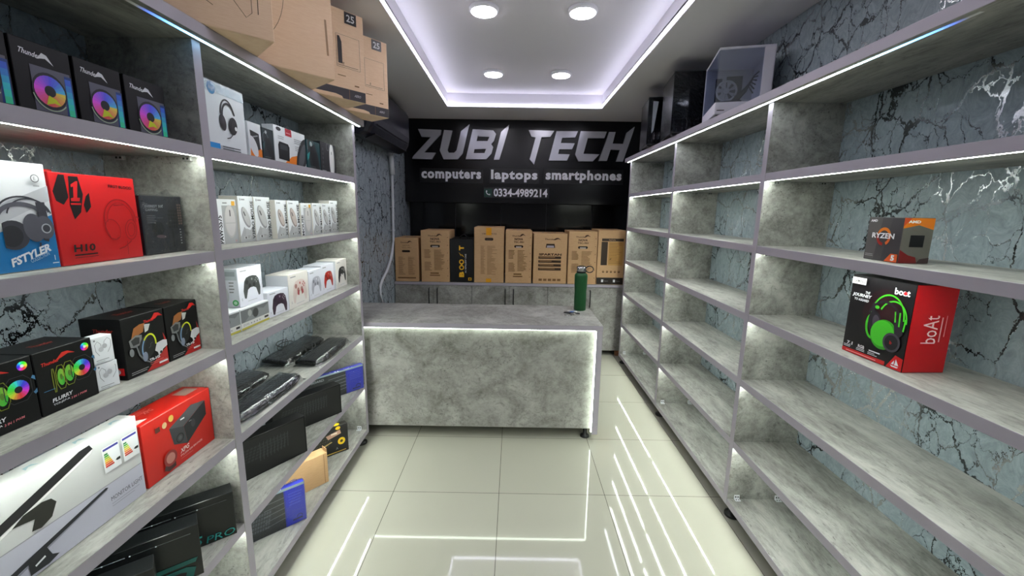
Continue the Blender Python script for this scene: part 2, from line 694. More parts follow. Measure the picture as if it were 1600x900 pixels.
def unit(side, label, x_front, x_wall, stiles, y_near_end, lit_rows_from):
    """side -1 left, +1 right; stiles: near faces of the uprights, far to near."""
    sg = side
    t = thing('shelving_unit', label, 'shelves', (0, 0, 0))
    aisle = '-x' if sg > 0 else '+x'
    fmE = {aisle: EDGE}

    def bx(xa, xb, ya, yb, za, zb, m, name, fm=fmE, bev=0.0008):
        b = MB()
        b.box((min(xa, xb), ya, za), (max(xa, xb), yb, zb), m, bev, fm)
        return b.build(name, t)
    far = stiles[0] + TH
    xo = x_front - sg * .045
    # top board, deeper than the carcass
    bx(xo, x_wall, y_near_end, far + .045, ZS[0] - TH, ZS[0], BOARD, 'top_board', {aisle: EDGE, '+y': EDGE, '-y': EDGE})
    for y in stiles:
        bx(x_front, x_wall, y, y + TH, ZS[6] - TH, ZS[0] - TH, BOARD, 'upright_panel')
    ends = stiles[1:] + [None]
    for bi, y in enumerate(stiles):
        ya = y_near_end if ends[bi] is None else ends[bi] + TH
        if ya >= y:
            continue
        for k in range(1, 7):
            bx(x_front + sg * .001, x_wall, ya, y, ZS[k] - TH, ZS[k], BOARD, 'shelf_board')
            if k < 6:
                s_ = MB()
                s_.box((min(x_front + sg * .009, x_front + sg * .0155), ya + .006, ZS[k] - TH - .0005), (max(x_front + sg * .009, x_front + sg * .0155), y - .006, ZS[k] - TH + .004), LEDM)
                s_.build('light_strip', t)
        # small white corner brackets
        for k in (1, 2, 6):
            for xx in (x_front + sg * .05, x_wall - sg * .06):
                q = MB()
                if k == 6:
                    q.box((xx - .014, y - .022, ZS[6]), (xx + .014, y - .001, ZS[6] + .003), WHITECARD, .0005)
                    q.box((xx - .014, y - .004, ZS[6]), (xx + .014, y - .001, ZS[6] + .024), WHITECARD, .0005)
                    for dx in (-.006, .006):
                        q.box((xx + dx - .003, y - .0048, ZS[6] + .01), (xx + dx + .003, y - .0038, ZS[6] + .017), BLACKPL)
                        q.box((xx + dx - .003, y - .016, ZS[6] + .0028), (xx + dx + .003, y - .01, ZS[6] + .0036), BLACKPL)
                else:
                    zt = ZS[k] - TH
                    q.box((xx - .014, y - .012, zt - .014), (xx + .014, y - .0005, zt - .0002), mat('bracket_grey', (150, 152, 146), .5), .001)
                    for dx in (-.006, .006):
                        q.box((xx + dx - .003, y - .0128, zt - .01), (xx + dx + .003, y - .0118, zt - .004), BLACKPL)
                q.build('bracket', t)
    # the continuous strip under the top board
    b = MB()
    b.box((min(xo + sg * .021, xo + sg * .032), 1.13, ZS[0] - TH - .0008), (max(xo + sg * .021, xo + sg * .032), far + .035, ZS[0] - TH), LEDFADE)
    b.build('top_light_strip', t)
    # adjustable feet
    for y in stiles:
        for xx in (x_front + sg * .05, x_wall - sg * .05):
            b = MB()
            b.lathe([(.040, 0), (.040, .012), (.026, .020), (.018, .024), (.018, ZS[6] - TH)], BLACKPL, (xx, y + TH / 2, 0), 20)
            b.build('foot', t)
    return t


RF, LF = 1.142, -.972
unit(1, 'tall grey shelf wall along the right side, mostly empty', RF, XR - .001, [4.295, 3.123, 1.994, .55, -.56], -.56, 0)
unit(-1, 'tall grey shelf wall along the left side, filled with boxed products', LF, XL + .001, [2.638, 1.369, .10], -.35, 0)

# ------------------------------------------------------------------ service counter
CX, CY0, CY1, CZ = .606, 2.722, 3.32, .8366
t = thing('service_counter', 'grey concrete-look counter with lit front standing across the aisle', 'counter', (0, 0, 0))
mb = MB(); mb.box((XL + .002, CY0, CZ - .034), (CX, CY1, CZ), DESK, .001, {'-y': EDGE, '+x': EDGE}); mb.build('countertop', t)
mb = MB(); mb.box((CX - .042, CY0 + .002, .052), (CX - .001, CY1 - .02, CZ - .034), DESK, .001, {'-y': EDGE}); mb.build('side_panel', t)
mb = MB(); mb.box((XL + .004, CY0 + .032, .082), (CX - .042, CY0 + .05, CZ - .034), DESK); mb.build('front_panel', t)
mb = MB(); mb.box((XL + .004, CY0 + .05, .082), (XL + .03, CY1 - .02, CZ - .034), DESK); mb.build('side_panel', t)
mb = MB(); mb.box((XL + .05, CY0 + .012, CZ - .040), (CX - .05, CY0 + .020, CZ - .034), LEDDESK); mb.build('light_strip', t)
mb = MB(); mb.box((CX - .049, CY0 + .004, .07), (CX - .042, CY0 + .012, CZ - .045), LEDDESK); mb.build('light_strip', t)
for xx, yy in ((CX - .075, CY0 + .075), (CX - .075, CY1 - .1), (XL + .06, CY0 + .095), (XL + .06, CY1 - .1)):
    mb = MB(); mb.lathe([(.033, 0), (.033, .008), (.026, .016), (.014, .022), (.014, .0825)], BLACKPL, (xx, yy, 0), 22); mb.build('foot', t)
mb = MB(); mb.box((XL + .03, CY0 + .05, .082), (CX - .042, CY1 - .03, .1), DESK); mb.build('bottom_board', t)

# green flask on the counter
t = thing('water_bottle', 'dark green steel flask with black and silver lid on the counter', 'bottle', (.519, 3.19, CZ))
mb = MB()
mb.lathe([(.043, 0), (.046, .004), (.046, .10), (.0455, .12), (.0445, .135), (.045, .15), (.048, .19), (.049, .24), (.049, .268), (.046, .279), (.036, .287), (.033, .29)], mat('green_coat', (22, 84, 40), .42, .1), seg=36)
mb.build('body', t)
mb = MB(); mb.lathe([(.033, .288), (.036, .290), (.036, .300), (.034, .302)], BLACKPL, seg=32); mb.build('collar', t)
mb = MB(); mb.lathe([(.034, .301), (.035, .303), (.035, .33), (.033, .334), (.02, .335)], STEEL, seg=32); mb.build('lid', t)
mb = MB()
mb.tube([(.034 + .027 + .029 * cos(a), -.005, .316 + .024 * sin(a)) for a in [radians(200 + 16.5 * k) for k in range(20)]], .004, BLACKPL)
mb.tube([(-.034, 0, .333), (-.02, -.012, .342), (.01, -.012, .344), (.036, -.006, .332)], .003, BLACKPL)
mb.build('carry_loop', t)

# bunch of keys
t = thing('key_bunch', 'bunch of keys with a silver fob lying on the counter', 'keys', (.435, 3.03, CZ))
BRASS = mat('nickel_key', (196, 190, 180), .28, 1.)
mb = MB(); mb.tube([(-.028 + .026 * cos(a), -.03 + .026 * sin(a), .003) for a in [2 * pi * k / 24 for k in range(25)]], .0022, STEEL); mb.build('key_ring', t)
for k, (ang, ln, m) in enumerate(((20, .075, BRASS), (-35, .07, BRASS), (155, .05, mat('black_key', (24, 24, 26), .4)), (60, .06, mat('blue_key', (90, 130, 190), .35)))):
    Mx = Matrix.Translation((-.005, -.005, .004 + .005 * k)) @ Matrix.Rotation(radians(ang), 4, 'Z')
    b = MB(); b.box((0, -.013, 0), (.026, .013, .003), m, .0008, M=Mx); b.box((.026, -.005, 0), (ln, .005, .0025), m, .0006, M=Mx)
    b.box((ln - .02, .005, 0), (ln - .012, .008, .0025), m, M=Mx)
    b.build('key', t)
mb = MB(); mb.box((-.045, -.012, .008), (.03, .012, .020), mat('fob_silver', (205, 205, 200), .3, .6), .004, M=Matrix.Rotation(radians(-28), 4, 'Z') @ Matrix.Translation((0, .03, .002))); mb.build('fob', t)
mb = MB(); mb.box((-.065, -.014, .0), (.055, .016, .008), mat('fob_black', (22, 24, 30), .3), .003, M=Matrix.Rotation(radians(-20), 4, 'Z') @ Matrix.Translation((.0, .03, 0))); mb.build('pouch', t)

# ------------------------------------------------------------------ low cabinet run at the back wall
KY, KZ = 4.53, .806
edges = [-1.286, -.867, -.449, -.038, .380, .797, 1.214, 1.46]
for i in range(0, 7, 2):
    x0, x1 = edges[i], edges[min(i + 2, 7)]
    desc = ['leftmost low grey cabinet with two doors under the back cartons', 'low grey cabinet behind the counter under the middle cartons',
            'low grey cabinet behind the green flask', 'narrow low grey cabinet at the right end by the shelves'][i // 2]
    t = thing('base_cabinet', desc, 'cabinet', (0, 0, 0), 0, 'low cabinets along the back wall')
    mb = MB(); mb.box((x0, KY + .018, .06), (x1 - .001, YB - .008, KZ - .03), DESK); mb.build('body', t)
    ds = [(x0, edges[i + 1])] + ([(edges[i + 1], x1)] if i < 6 else [])
    for j, (a, b) in enumerate(ds):
        mb = MB(); mb.box((a + .002, KY, .062), (b - .002, KY + .0175, KZ - .033), DESK, .0008); d = mb.build('door', t)
        hx = b - .045 if j == 0 else a + .045
        h_ = MB()
        h_.tube([(hx, KY - .001, KZ - .16 - .095), (hx, KY - .022, KZ - .16 - .09), (hx, KY - .026, KZ - .16), (hx, KY - .022, KZ - .16 + .09), (hx, KY - .001, KZ - .16 + .095)], .006, BLACKPL)
        h_.build('handle', d)
    mb = MB(); mb.box((x0 + .02, KY + .05, 0), (x0 + .06, KY + .1, .06), BLACKPL); mb.box((x1 - .07, KY + .05, 0), (x1 - .03, KY + .1, .06), BLACKPL); mb.build('plinth_leg', t)
mb = MB(); mb.box((XL + .003, KY - .004, KZ - .03), (XR - .006, YB - .007, KZ), DESK, .001, {'-y': EDGE})
tag(mb.build('cabinet_worktop'), 'long grey worktop over the back cabinets carrying the cartons', 'worktop')
mb = MB(); mb.box((1.155, KY + .005, 0), (1.235, KY + .045, .055), mat('raw_wood_block', (150, 104, 70), .7), .003)
mb.box((1.185, KY + .0045, .02), (1.205, KY + .0055, .035), mat('knot', (90, 58, 36), .8))
tag(mb.build('wood_block'), 'small raw wood block under the back cabinet near the shelves', 'wood block')

# ------------------------------------------------------------------ shop sign
SB = thing('shop_sign', 'large black shop sign with raised silver letters on back wall', 'sign', (0, 0, 0))
mb = MB(); mb.box((-1.285, 5.10, 1.667), (XR - .008, YB - .007, ZC - .001), BLKPANEL, .002); mb.build('backing_panel', SB)
SILVER = mat('silver_acrylic', (196, 196, 204), .22, .35)
AF = ((.00184944, .0000368, -1.528389), (.0000281, -.00178633, 2.772993))


def sp(c):
    return (AF[0][0] * c[0] + AF[0][1] * c[1] + AF[0][2], AF[1][0] * c[0] + AF[1][1] * c[1] + AF[1][2])


LET = {
    'Z': [[(222, 166), (365, 172), (360, 198), (252, 310), (326, 312), (300, 352), (178, 348), (186, 332), (300, 215), (242, 213)]],
    'U': [[(383, 172), (434, 176), (400, 296), (408, 312), (440, 312), (456, 298), (487, 180), (540, 138), (494, 316), (462, 352), (374, 352), (352, 298)]],
    'B': [[(560, 168), (686, 175), (703, 196), (690, 238), (655, 234), (662, 214), (594, 212), (582, 238), (655, 234), (690, 238), (672, 258), (684, 276), (674, 316), (640, 352), (512, 352), (528, 290), (566, 290), (560, 314), (630, 314), (640, 288), (528, 290)]],
    'I': [[(735, 184), (785, 140), (780, 166), (722, 355), (688, 355)]],
    'T': [[(905, 173), (1062, 178), (1038, 214), (984, 217), (938, 385), (911, 352), (948, 217), (922, 213)]],
    'E': [[(1076, 180), (1208, 180), (1192, 218), (1112, 220), (1104, 252), (1190, 254), (1174, 290), (1094, 290), (1088, 320), (1160, 322), (1144, 360), (1030, 360)]],
    'C': [[(1225, 180), (1386, 183), (1372, 222), (1270, 222), (1245, 318), (1345, 322), (1305, 365), (1215, 365), (1195, 322)]],
    'H': [[(1400, 185), (1440, 185), (1424, 256), (1490, 258), (1508, 190), (1556, 152), (1546, 192), (1492, 366), (1450, 366), (1472, 295), (1413, 292), (1392, 362), (1342, 362), (1386, 232)]],
}
# B is made of simple convex strokes so that its two counters stay open
LET['B'] = [[(560, 168), (600, 170), (552, 352), (512, 352)], [(590, 169), (686, 175), (703, 196), (662, 214), (594, 212)], [(662, 214), (703, 196), (690, 238), (672, 258), (650, 240)],
            [(580, 240), (650, 240), (672, 258), (640, 288), (566, 290)], [(672, 258), (684, 276), (674, 316), (630, 314), (640, 288)], [(562, 314), (630, 314), (674, 316), (640, 352), (545, 352)]]
for ch in 'ZUBITECH':
    mb = MB()
    for pl in LET[ch]:
        q = [sp(p) for p in pl]
        mb.prism([(x, 5.09, z) for x, z in q], (0, -.03, 0), SILVER)
    mb.build('sign_letter', SB)


def sign_text(s, x0, x1, z0, z1, m, y=5.10, ext=.008, bold=.03, name='lettering', spacing=1.0):
    vs, fs, tw, th = text_shape(s, bold, spacing)
    b = MB()
    i = b.mi(m)
    P = [b.bm.verts.new((x0 + x / tw * (x1 - x0), y, z0 + yy / th * (z1 - z0))) for x, yy in vs]
    for f in fs:
        try:
            nf = b.bm.faces.new([P[k] for k in f])
            nf.material_index = i
        except ValueError:
            pass
    r = bmesh.ops.extrude_face_region(b.bm, geom=b.bm.faces[:])
    bmesh.ops.translate(b.bm, verts=[g for g in r['geom'] if isinstance(g, bmesh.types.BMVert)], vec=(0, -ext, 0))
    return b.build(name, SB)


WHITEL = mat('white_acrylic', (244, 244, 250), .3)
PLATE = mat('black_plate', (6, 6, 9), .35)
for s, a, b, zl, zh in (('computers', 227, 606, 488, 418), ('laptops', 667, 962, 493, 420), ('smartphones', 1012, 1492, 497, 424)):
    p, q = sp((a, zl)), sp((b, zh))
    pm = MB(); pm.box((p[0] - .02, 5.094, p[1] - .012), (q[0] + .02, 5.1005, q[1] + .012), PLATE); pm.build('word_plate', SB)
    sign_text(s, p[0], q[0], p[1], q[1], WHITEL, 5.0945, .006, .045, spacing=1.14)
p, q = sp((682, 588)), sp((1026, 540))
pm = MB(); pm.box((sp((620, 560))[0], 5.094, p[1] - .012), (q[0] + .02, 5.1005, q[1] + .012), PLATE); pm.build('number_plate', SB)
sign_text('0334-4989214', p[0], q[0], p[1], q[1], WHITEL, 5.0945, .003, .03)
g0, g1 = sp((622, 588)), sp((672, 538))
pm = MB(); pm.box((g0[0], 5.093, g0[1]), (g1[0], 5.0955, g1[1]), mat('green_badge', (10, 62, 52), .4)); pm.build('phone_badge', SB)
pm = MB()
cx_, cz_ = (g0[0] + g1[0]) / 2, (g0[1] + g1[1]) / 2
pm.tube([(cx_ - .018, 5.092, cz_ + .022), (cx_ - .020, 5.092, cz_ + .006), (cx_ - .008, 5.092, cz_ - .012), (cx_ + .012, 5.092, cz_ - .022), (cx_ + .026, 5.092, cz_ - .018)], .005, WHITEL)
pm.tube([(cx_ - .02, 5.091, cz_ + .024), (cx_ - .013, 5.091, cz_ + .012)], .008, WHITEL)
pm.tube([(cx_ + .014, 5.091, cz_ - .022), (cx_ + .026, 5.091, cz_ - .016)], .008, WHITEL)
pm.build('handset_icon', SB)

# ------------------------------------------------------------------ air conditioner and its drain pipe
t = thing('air_conditioner', 'dark wall-mounted air conditioner above the left wallpaper behind top cartons', 'air conditioner', (0, 0, 0))
ACM = mat('dark_navy_gloss', (34, 35, 46), .28)
prof = [(0, .0), (.10, -.02), (.165, .005), (.20, .06), (.212, .13), (.212, .34), (.19, .375), (0, .385)]
mb = MB()
ay0, ay1, ax, az = 3.36, 4.56, XL + .003, 2.155
ring = []
for yy, s_ in ((ay0, .82), (ay0 + .02, .95), (ay0 + .06, 1), (ay1 - .08, 1), (ay1 - .03, .95), (ay1, .80)):
    ring.append([mb.bm.verts.new((ax + p[0] * s_, yy, az + .18 + (p[1] - .18) * (.9 + .1 * s_))) for p in prof])
i = mb.mi(ACM)
for a, b in zip(ring, ring[1:]):
    for k in range(len(prof)):
        f = mb.bm.faces.new((a[k], a[(k + 1) % len(prof)], b[(k + 1) % len(prof)], b[k])); f.material_index = i; f.smooth = 3 < k < 6
mb.bm.faces.new(ring[0]); mb.bm.faces.new(ring[-1][::-1])
mb.build('body', t)
mb = MB(); mb.box((ax + .105, ay0 + .1, az - .022), (ax + .19, ay1 - .12, az - .012), mat('louvre_dark', (20, 20, 26), .35), .002, M=Matrix.Translation((ax + .14, 0, az)) @ Matrix.Rotation(radians(-22), 4, 'Y') @ Matrix.Translation((-ax - .14, 0, -az))); mb.build('louvre', t)
mb = MB(); mb.box((ax + .208, ay0 + .1, az + .07), (ax + .2165, ay1 - .12, az + .075), BLACKPL); mb.build('panel_seam', t)
mb = MB()
PIPE = mat('white_pvc', (214, 216, 220), .4)
mb.tube([(XL + .030, y, z) for y, z in ((4.46, 2.115), (4.475, 2.05), (4.50, 1.93))], .026, PIPE, 14)
mb.tube([(XL + .024, y, z) for y, z in ((4.50, 1.95), (4.50, 1.8), (4.48, 1.5), (4.46, 1.25), (4.42, 1.15), (4.34, 1.06), (4.20, .97), (4.06, .91), (3.98, .86), (3.96, .78), (4.0, .70), (4.06, .60), (4.08, .4), (4.08, .02))], .014, PIPE, 12)
o = tag(mb.build('drain_pipe'), 'white plastic drain pipe curving down the left wallpaper', 'pipe')
for y, z in ((4.49, 1.6), (4.475, 1.36)):
    b = MB(); b.box((XL + .001, y - .022, z - .006), (XL + .036, y + .022, z + .006), PIPE, .002); b.build('pipe_clip', o)

# ------------------------------------------------------------------ pictures printed on the boxes
WH, BK, RED, GRY = ink(236, 238, 240), ink(14, 14, 16), ink(214, 22, 28), ink(150, 152, 156)
ORANGE, GOLD, TEAL = ink(236, 128, 24), ink(248, 190, 40), ink(16, 140, 136)


def pic_headset(F, u, v, s, band, cup, hi, mic=True, tilt=.12):
    """u, v: centre of the picture; s: its width (fraction of the face width)."""
    a = F.w / F.h
    F.arc(u, v + .10 * s * a, .36 * s, .56 * s, .15, pi - .15, .055 * s, band, tilt)
    F.arc(u + .04 * s, v + .08 * s * a, .33 * s, .46 * s, .2, pi - .2, .075 * s, cup, tilt)
    F.ell(u - .30 * s, v - .12 * s * a, .17 * s, .27 * s, cup, .18)
    F.ell(u - .24 * s, v - .12 * s * a, .10 * s, .20 * s, hi, .18)
    F.ell(u + .22 * s, v - .16 * s * a, .23 * s, .30 * s, cup, -.2)
    F.ell(u + .30 * s, v - .17 * s * a, .15 * s, .22 * s, hi, -.2)
    F.ell(u + .33 * s, v - .17 * s * a, .07 * s, .09 * s, band, -.2)
    if mic:
        F.stroke([(u + .2 * s, v - .42 * s * a), (u + .02 * s, v - .58 * s * a), (u - .16 * s, v - .62 * s * a)], .03 * s, cup)


def pic_pad(F, u, v, s, body, dark, light, claws=False):
    """a game controller seen from above."""
    a = F.w / F.h
    pts = [(-.30, .30), (-.10, .34), (.10, .34), (.30, .30), (.42, .18), (.50, -.16), (.46, -.42), (.36, -.44), (.24, -.14), (.10, -.08), (-.10, -.08), (-.24, -.14), (-.36, -.44), (-.46, -.42), (-.50, -.16), (-.42, .18)]
    F.poly([(u + x * s, v + y * s * a) for x, y in pts], body)
    for x, y, r in ((-.27, .14, .085), (.13, .0, .08), (-.13, .0, .075)):
        F.ell(u + x * s, v + y * s * a, r * s, None, dark, 0, 14)
    for x, y in ((.27, .22), (.27, .08), (.20, .15), (.34, .15)):
        F.ell(u + x * s, v + y * s * a, .034 * s, None, light, 0, 10)
    F.ell(u, v + .22 * s * a, .045 * s, None, light, 0, 12)
    if claws:
        for sg in (-1, 1):
            F.poly([(u + sg * x * s, v + y * s * a) for x, y in ((.05, -.02), (.2, -.02), (.22, -.16), (.1, -.2))], light)


def pic_mouse(F, u, v, s, body, shade, tilt=.5):
    a = F.w / F.h
    F.ell(u, v, .24 * s, .5 * s, shade, tilt)
    F.ell(u + .03 * s, v + .03 * s * a, .19 * s, .45 * s, body, tilt)
    F.stroke([(u - .16 * s, v + .26 * s * a), (u - .05 * s, v + .07 * s * a)], .06 * s, ink(40, 42, 46))


def pic_keys(F, u0, v0, u1, v1, m, cols=15, rows=5, skew=0.):
    for r in range(rows):
        for c in range(cols):
            a0, a1 = u0 + (u1 - u0) * c / cols, u0 + (u1 - u0) * (c + .72) / cols
            b0, b1 = v0 + (v1 - v0) * r / rows, v0 + (v1 - v0) * (r + .7) / rows
            F.poly([(a0 + skew * r / rows, b0), (a1 + skew * r / rows, b0), (a1 + skew * (r + .7) / rows, b1), (a0 + skew * (r + .7) / rows, b1)], m, False)
    F.k += 1


def swoosh(F, u, v, s, m, ang=0.):
    """script-like wordmark with a tail."""
    F.text('Thunder', u, v, .07 * s * F.w / F.h * 2.2, m, .6 * s, ang, .25, .02)
    ca, sa = cos(ang), sin(ang)
    a = F.w / F.h
    pts = [(.48, .02), (.62, .2), (.74, .22), (.86, .14), (1.0, .0), (.84, .08), (.72, .12), (.62, .06)]
    F.poly([(u + (x * ca - y * sa) * s, v + (x * sa + y * ca) * s * a) for x, y in pts], m)


# ------------------------------------------------------------------ left shelves, near bay
# cooling fan boxes, second shelf board
def fan_front(F):
    F.text('Thunder', .10, .80, .075, ink(225, 225, 230), .36, -.06, .3, .02)
    F.poly([(.40, .78), (.50, .88), (.58, .86), (.68, .74), (.55, .81), (.48, .80)], ink(225, 225, 230))
    F.poly([(.26, .06), (.95, .06), (.95, .68), (.26, .68)], ink(92, 92, 108))
    F.poly([(.80, .06), (.97, .06), (.97, .64), (.84, .64)], ink(24, 60, 130))
    for k in range(6):
        c = colorsys.hsv_to_rgb(.62 - .035 * k, .75, .85)
        F.rect(.84, .60 - .09 * (k + 1), .95, .60 - .09 * k, ink(*[int(x * 255) for x in c]), False)
    F.k += 1
    F.ell(.54, .36, .30, .32, ink(30, 30, 40))
    F.fan(.54, .36, .27, ink(26, 24, 34), .62, .95, .55, turn=.62)
    F.poly([(.50, .30), (.62, .26), (.70, .18), (.58, .20), (.44, .16)], ink(214, 220, 30))
    F.arc(.54, .36, .31, .34, 3.4, 5.6, .018, ink(180, 200, 170))


lab = ['boxed cooling fan with rainbow ring cut off by the left picture edge', 'boxed cooling fan with rainbow ring, largest fully visible one on the upper left shelf',
       'boxed cooling fan with rainbow ring, middle one on the upper left shelf', 'boxed cooling fan with rainbow ring, last one beside the grey upright']
for k, (a, b) in enumerate(((.792, .912), (.918, 1.036), (1.044, 1.162), (1.172, 1.300))):
    carton('fan_box', lab[k], 'product box', (-1.02, a), (-1.02, b), ZS[1], ZS[1] + .148, .11, BLACKCARD, fan_front, group='cooling fan boxes on the upper left shelf')


# blue and white headset box
def fst_front(F):
    F.rect(0, .0, 1, .42, ink(24, 118, 178))
    F.poly([(0, .28), (1, .62), (1, .66), (0, .36)], ink(200, 204, 210))
    F.poly([(.0, .36), (1, .70), (1, .50), (0, .1)], ink(212, 214, 218))
    F.poly([(.0, .0), (1, .0), (1, .52), (0, .30)], ink(22, 116, 178))
    F.poly([(.0, .33), (1, .66), (1, .8), (0, .5)], ink(188, 190, 196))
    dk, md, lt = ink(58, 58, 66), ink(84, 84, 94), ink(40, 40, 46)
    F.k += 1
    F = sub(F, .34, 0, 1, 1)
    F.arc(.44, .50, .50, .42, .35, pi + .1, .035, dk, -.1)
    F.arc(.55, .50, .42, .38, .3, pi - .1, .03, dk, -.1)
    F.arc(.40, .46, .46, .36, .55, pi - .2, .085, md, -.1)
    F.ell(.18, .34, .30, .30, dk, -.3); F.ell(.15, .33, .20, .22, lt, -.3)
    F.ell(.58, .40, .20, .30, md, .1); F.poly([(.68, .64), (.86, .64), (.90, .38), (.82, .26), (.72, .28)], dk)
    F.ell(.79, .40, .18, .25, md, .1); F.ell(.81, .39, .10, .105, ink(170, 172, 178)); F.ell(.81, .39, .075, .08, dk)
    F.stroke([(.64, .26), (.62, .2), (.58, .15)], .035, dk)
    F.text('FSTYLER', .04, .05, .075, WH, .84, .34, .35, .04)
    F.text('COLLECTION', .40, .075, .034, ink(190, 210, 226), .40, .34, 0, 0)
    F.ell(.74, .86, .085, None, ink(130, 130, 136)); F.ell(.74, .86, .065, None, ink(222, 224, 226))
    F.text('E', .71, .845, .03, ink(130, 130, 136)); F.rect(.68, .785, .80, .795, ink(170, 170, 176))
    F.rect(.80, .05, .93, .058, WH); F.stroke([(.86, .08), (.86, .13)], .014, WH)


carton('headset_box', 'white and blue headset box at the left picture edge, FSTYLER lettering', 'product box', (-1.030, .80), (-1.032, .953), ZS[2], 1.664, .10,
       mat('satin_white_card', (224, 226, 230), .4), fst_front)


# red headset box
def red_front(F):
    k = ink(18, 10, 12)
    F.poly([(.10, .98), (.16, 1.0 - .02), (.17, .74), (.11, .66), (.04, .70), (.02, .80)], k)
    F.poly([(.20, .97), (.30, .97), (.33, .78), (.28, .58), (.20, .50), (.17, .66), (.19, .84)], k)
    F.poly([(.36, .76), (.40, .80), (.40, .64), (.34, .57), (.32, .66)], k)
    r = ink(206, 20, 26)
    F.poly([(.21, .88), (.27, .92), (.29, .92), (.26, .74), (.29, .74), (.28, .70), (.19, .70), (.19, .73), (.22, .74), (.235, .86), (.21, .85)], r)
    F.poly([(.18, .68), (.29, .68), (.29, .66), (.18, .66)], r)
    F.text('FIRST BLOOD', .64, .87, .036, k, .31, -.03, 0, .02)
    d = ink(150, 14, 20)
    F.arc(.74, .47, .21, .25, -.1, pi + .1, .010, d, .05); F.arc(.74, .47, .17, .21, 0, pi, .008, d, .05)
    F.stroke([(.53, .50), (.53, .40), (.58, .27), (.64, .25), (.70, .28)], .009, d)
    F.arc(.62, .37, .09, .12, 0, 6.3, .007, d, .3); F.arc(.86, .36, .08, .12, 0, 6.3, .008, d, -.2); F.arc(.86, .36, .05, .08, 0, 6.3, .007, d, -.2)
    F.stroke([(.95, .52), (1 - .01, .5)], .014, d); F.stroke([(.84, .22), (.74, .15), (.66, .13)], .012, d); F.stroke([(.78, .22), (.77, .05)], .008, d)
    F.stroke([(.66, .66), (.80, .67)], .012, d)
    F.text('H10', .12, .14, .085, k, .24, 0, .1, .03)
    F.rect(.12, .10, .38, .115, k); F.rect(.12, .075, .38, .08, k)


def hang_tab(o, w, d, h):
    b = MB(); b.box((-w * .46, d / 2 - .004, h), (w * -.02, d / 2 - .002, h + .012), mat('red_card', (200, 20, 24), .4), .0005)
    b.build('hang_tab', o)


carton('headset_box', 'bright red headset box marked FIRST BLOOD on the left shelf', 'product box', (-1.036, .962), (-1.044, 1.186), ZS[2], 1.65, .10, mat('red_card', (200, 20, 24), .4), red_front, fin=hang_tab)


# keyboard and mouse combo in film
def combo_front(F):
    F.rect(.03, .03, .97, .97, ink(42, 44, 50))
    F.text('EVEREST 500', .10, .80, .045, ink(190, 192, 196), .42, 0, 0, .01); F.text('GAMING', .10, .74, .045, ink(190, 192, 196), .28)
    F.poly([(.22, .30), (.40, .30), (.50, .42), (.44, .54), (.30, .56), (.20, .54)], ink(16, 16, 18)); F.ell(.40, .30, .12, .035, ink(110, 84, 92), -.1)
    F.rect(.34, .62, .18 + .3, .625, ink(120, 122, 128))
    pic_keys(F, .60, .44, .84, .78, ink(20, 21, 24), 4, 5, .03); pic_keys(F, .86, .50, .97, .88, ink(130, 104, 96), 2, 8, 0)
    F.para(.1, .66, .22, 5, .03, ink(110, 112, 118)); F.rect(.66, .08, .70, .42, ink(24, 25, 28)); F.para(.86, .4, .04, 6, .05, ink(180, 182, 186))


def film_wrap(o, w, d, h):
    b = MB()
    e = .003
    b.box((-w / 2 - e, -d / 2 - e, .0005), (w / 2 + e, d / 2 + e, h + e), FILM, .004)
    b.face([(w * .10, 0, h + .003), (w * .36, -.006, h + .024), (w * .5 + .004, 0, h + .003)], FILM)
    b.face([(w * .36, -.006, h + .024), (w * .30, .012, h + .006), (w * .5 + .004, 0, h + .003)], FILM)
    b.build('plastic_wrap', o)


carton('keyboard_combo_box', 'dark grey keyboard and mouse combo box in clear film beside the red box', 'product box', (-1.052, 1.205), (-1.048, 1.350), ZS[2], 1.607, .06, mat('slate_card', (44, 46, 52), .4), combo_front, fin=film_wrap)


# black fan kits, FLURRY
def flurry_front(F):
    r = ink(196, 40, 30)
    F.text('Thunder', .10, .76, .055, r, .30, .06, .2, .02); F.poly([(.34, .80), (.46, .90), (.56, .90), (.68, .84), (.56, .86), (.44, .82)], r)
    F.fan(.86, .88, .075, WH, .8, .95, .2)
    for k, (u, rx) in enumerate(((.26, .10), (.38, .4), (.52, .5), (.74, 1.0))):
        v = .50 + .02 * k
        hw = .19 * max(rx, .1)
        fr = ink(120, 130, 30) if k < 3 else ink(40, 42, 46)
        F.stroke([(u - hw, v + .10), (u - hw * .5, v + .19), (u + hw * .5, v + .19), (u + hw, v + .10), (u + hw, v - .10), (u + hw * .5, v - .19), (u - hw * .5, v - .19), (u - hw, v - .10), (u - hw, v + .10)], .014, fr)
        if k:
            F.fan(u, v, .155, ink(16, 16, 18), .72, .88, .75, 20, rx, -1.) if k == 3 else F.fan(u, v, .155, ink(90, 130, 40), .7, .75, .22, 20, rx, .12)
    F.arc(.84, .56, .20, .17, -1.0, 1.0, .05, ink(70, 120, 160))
    F.stroke([(.06, .38), (.24, .38)], .008, ink(60, 130, 180))
    F.text('FLURRY', .16, .17, .06, WH, .34, .06, .2, .03)
    F.text('TCS-J27-A', .16, .11, .035, WH, .28, .06, .2, .02); F.text('3 IN 1 PWM', .46, .115, .035, ink(226, 120, 130), .28, .06, .2, .02)


def flurry_top(F):
    F.text('Thunder', .3, .4, .16, ink(150, 40, 26), .4, 0, .3, .02)


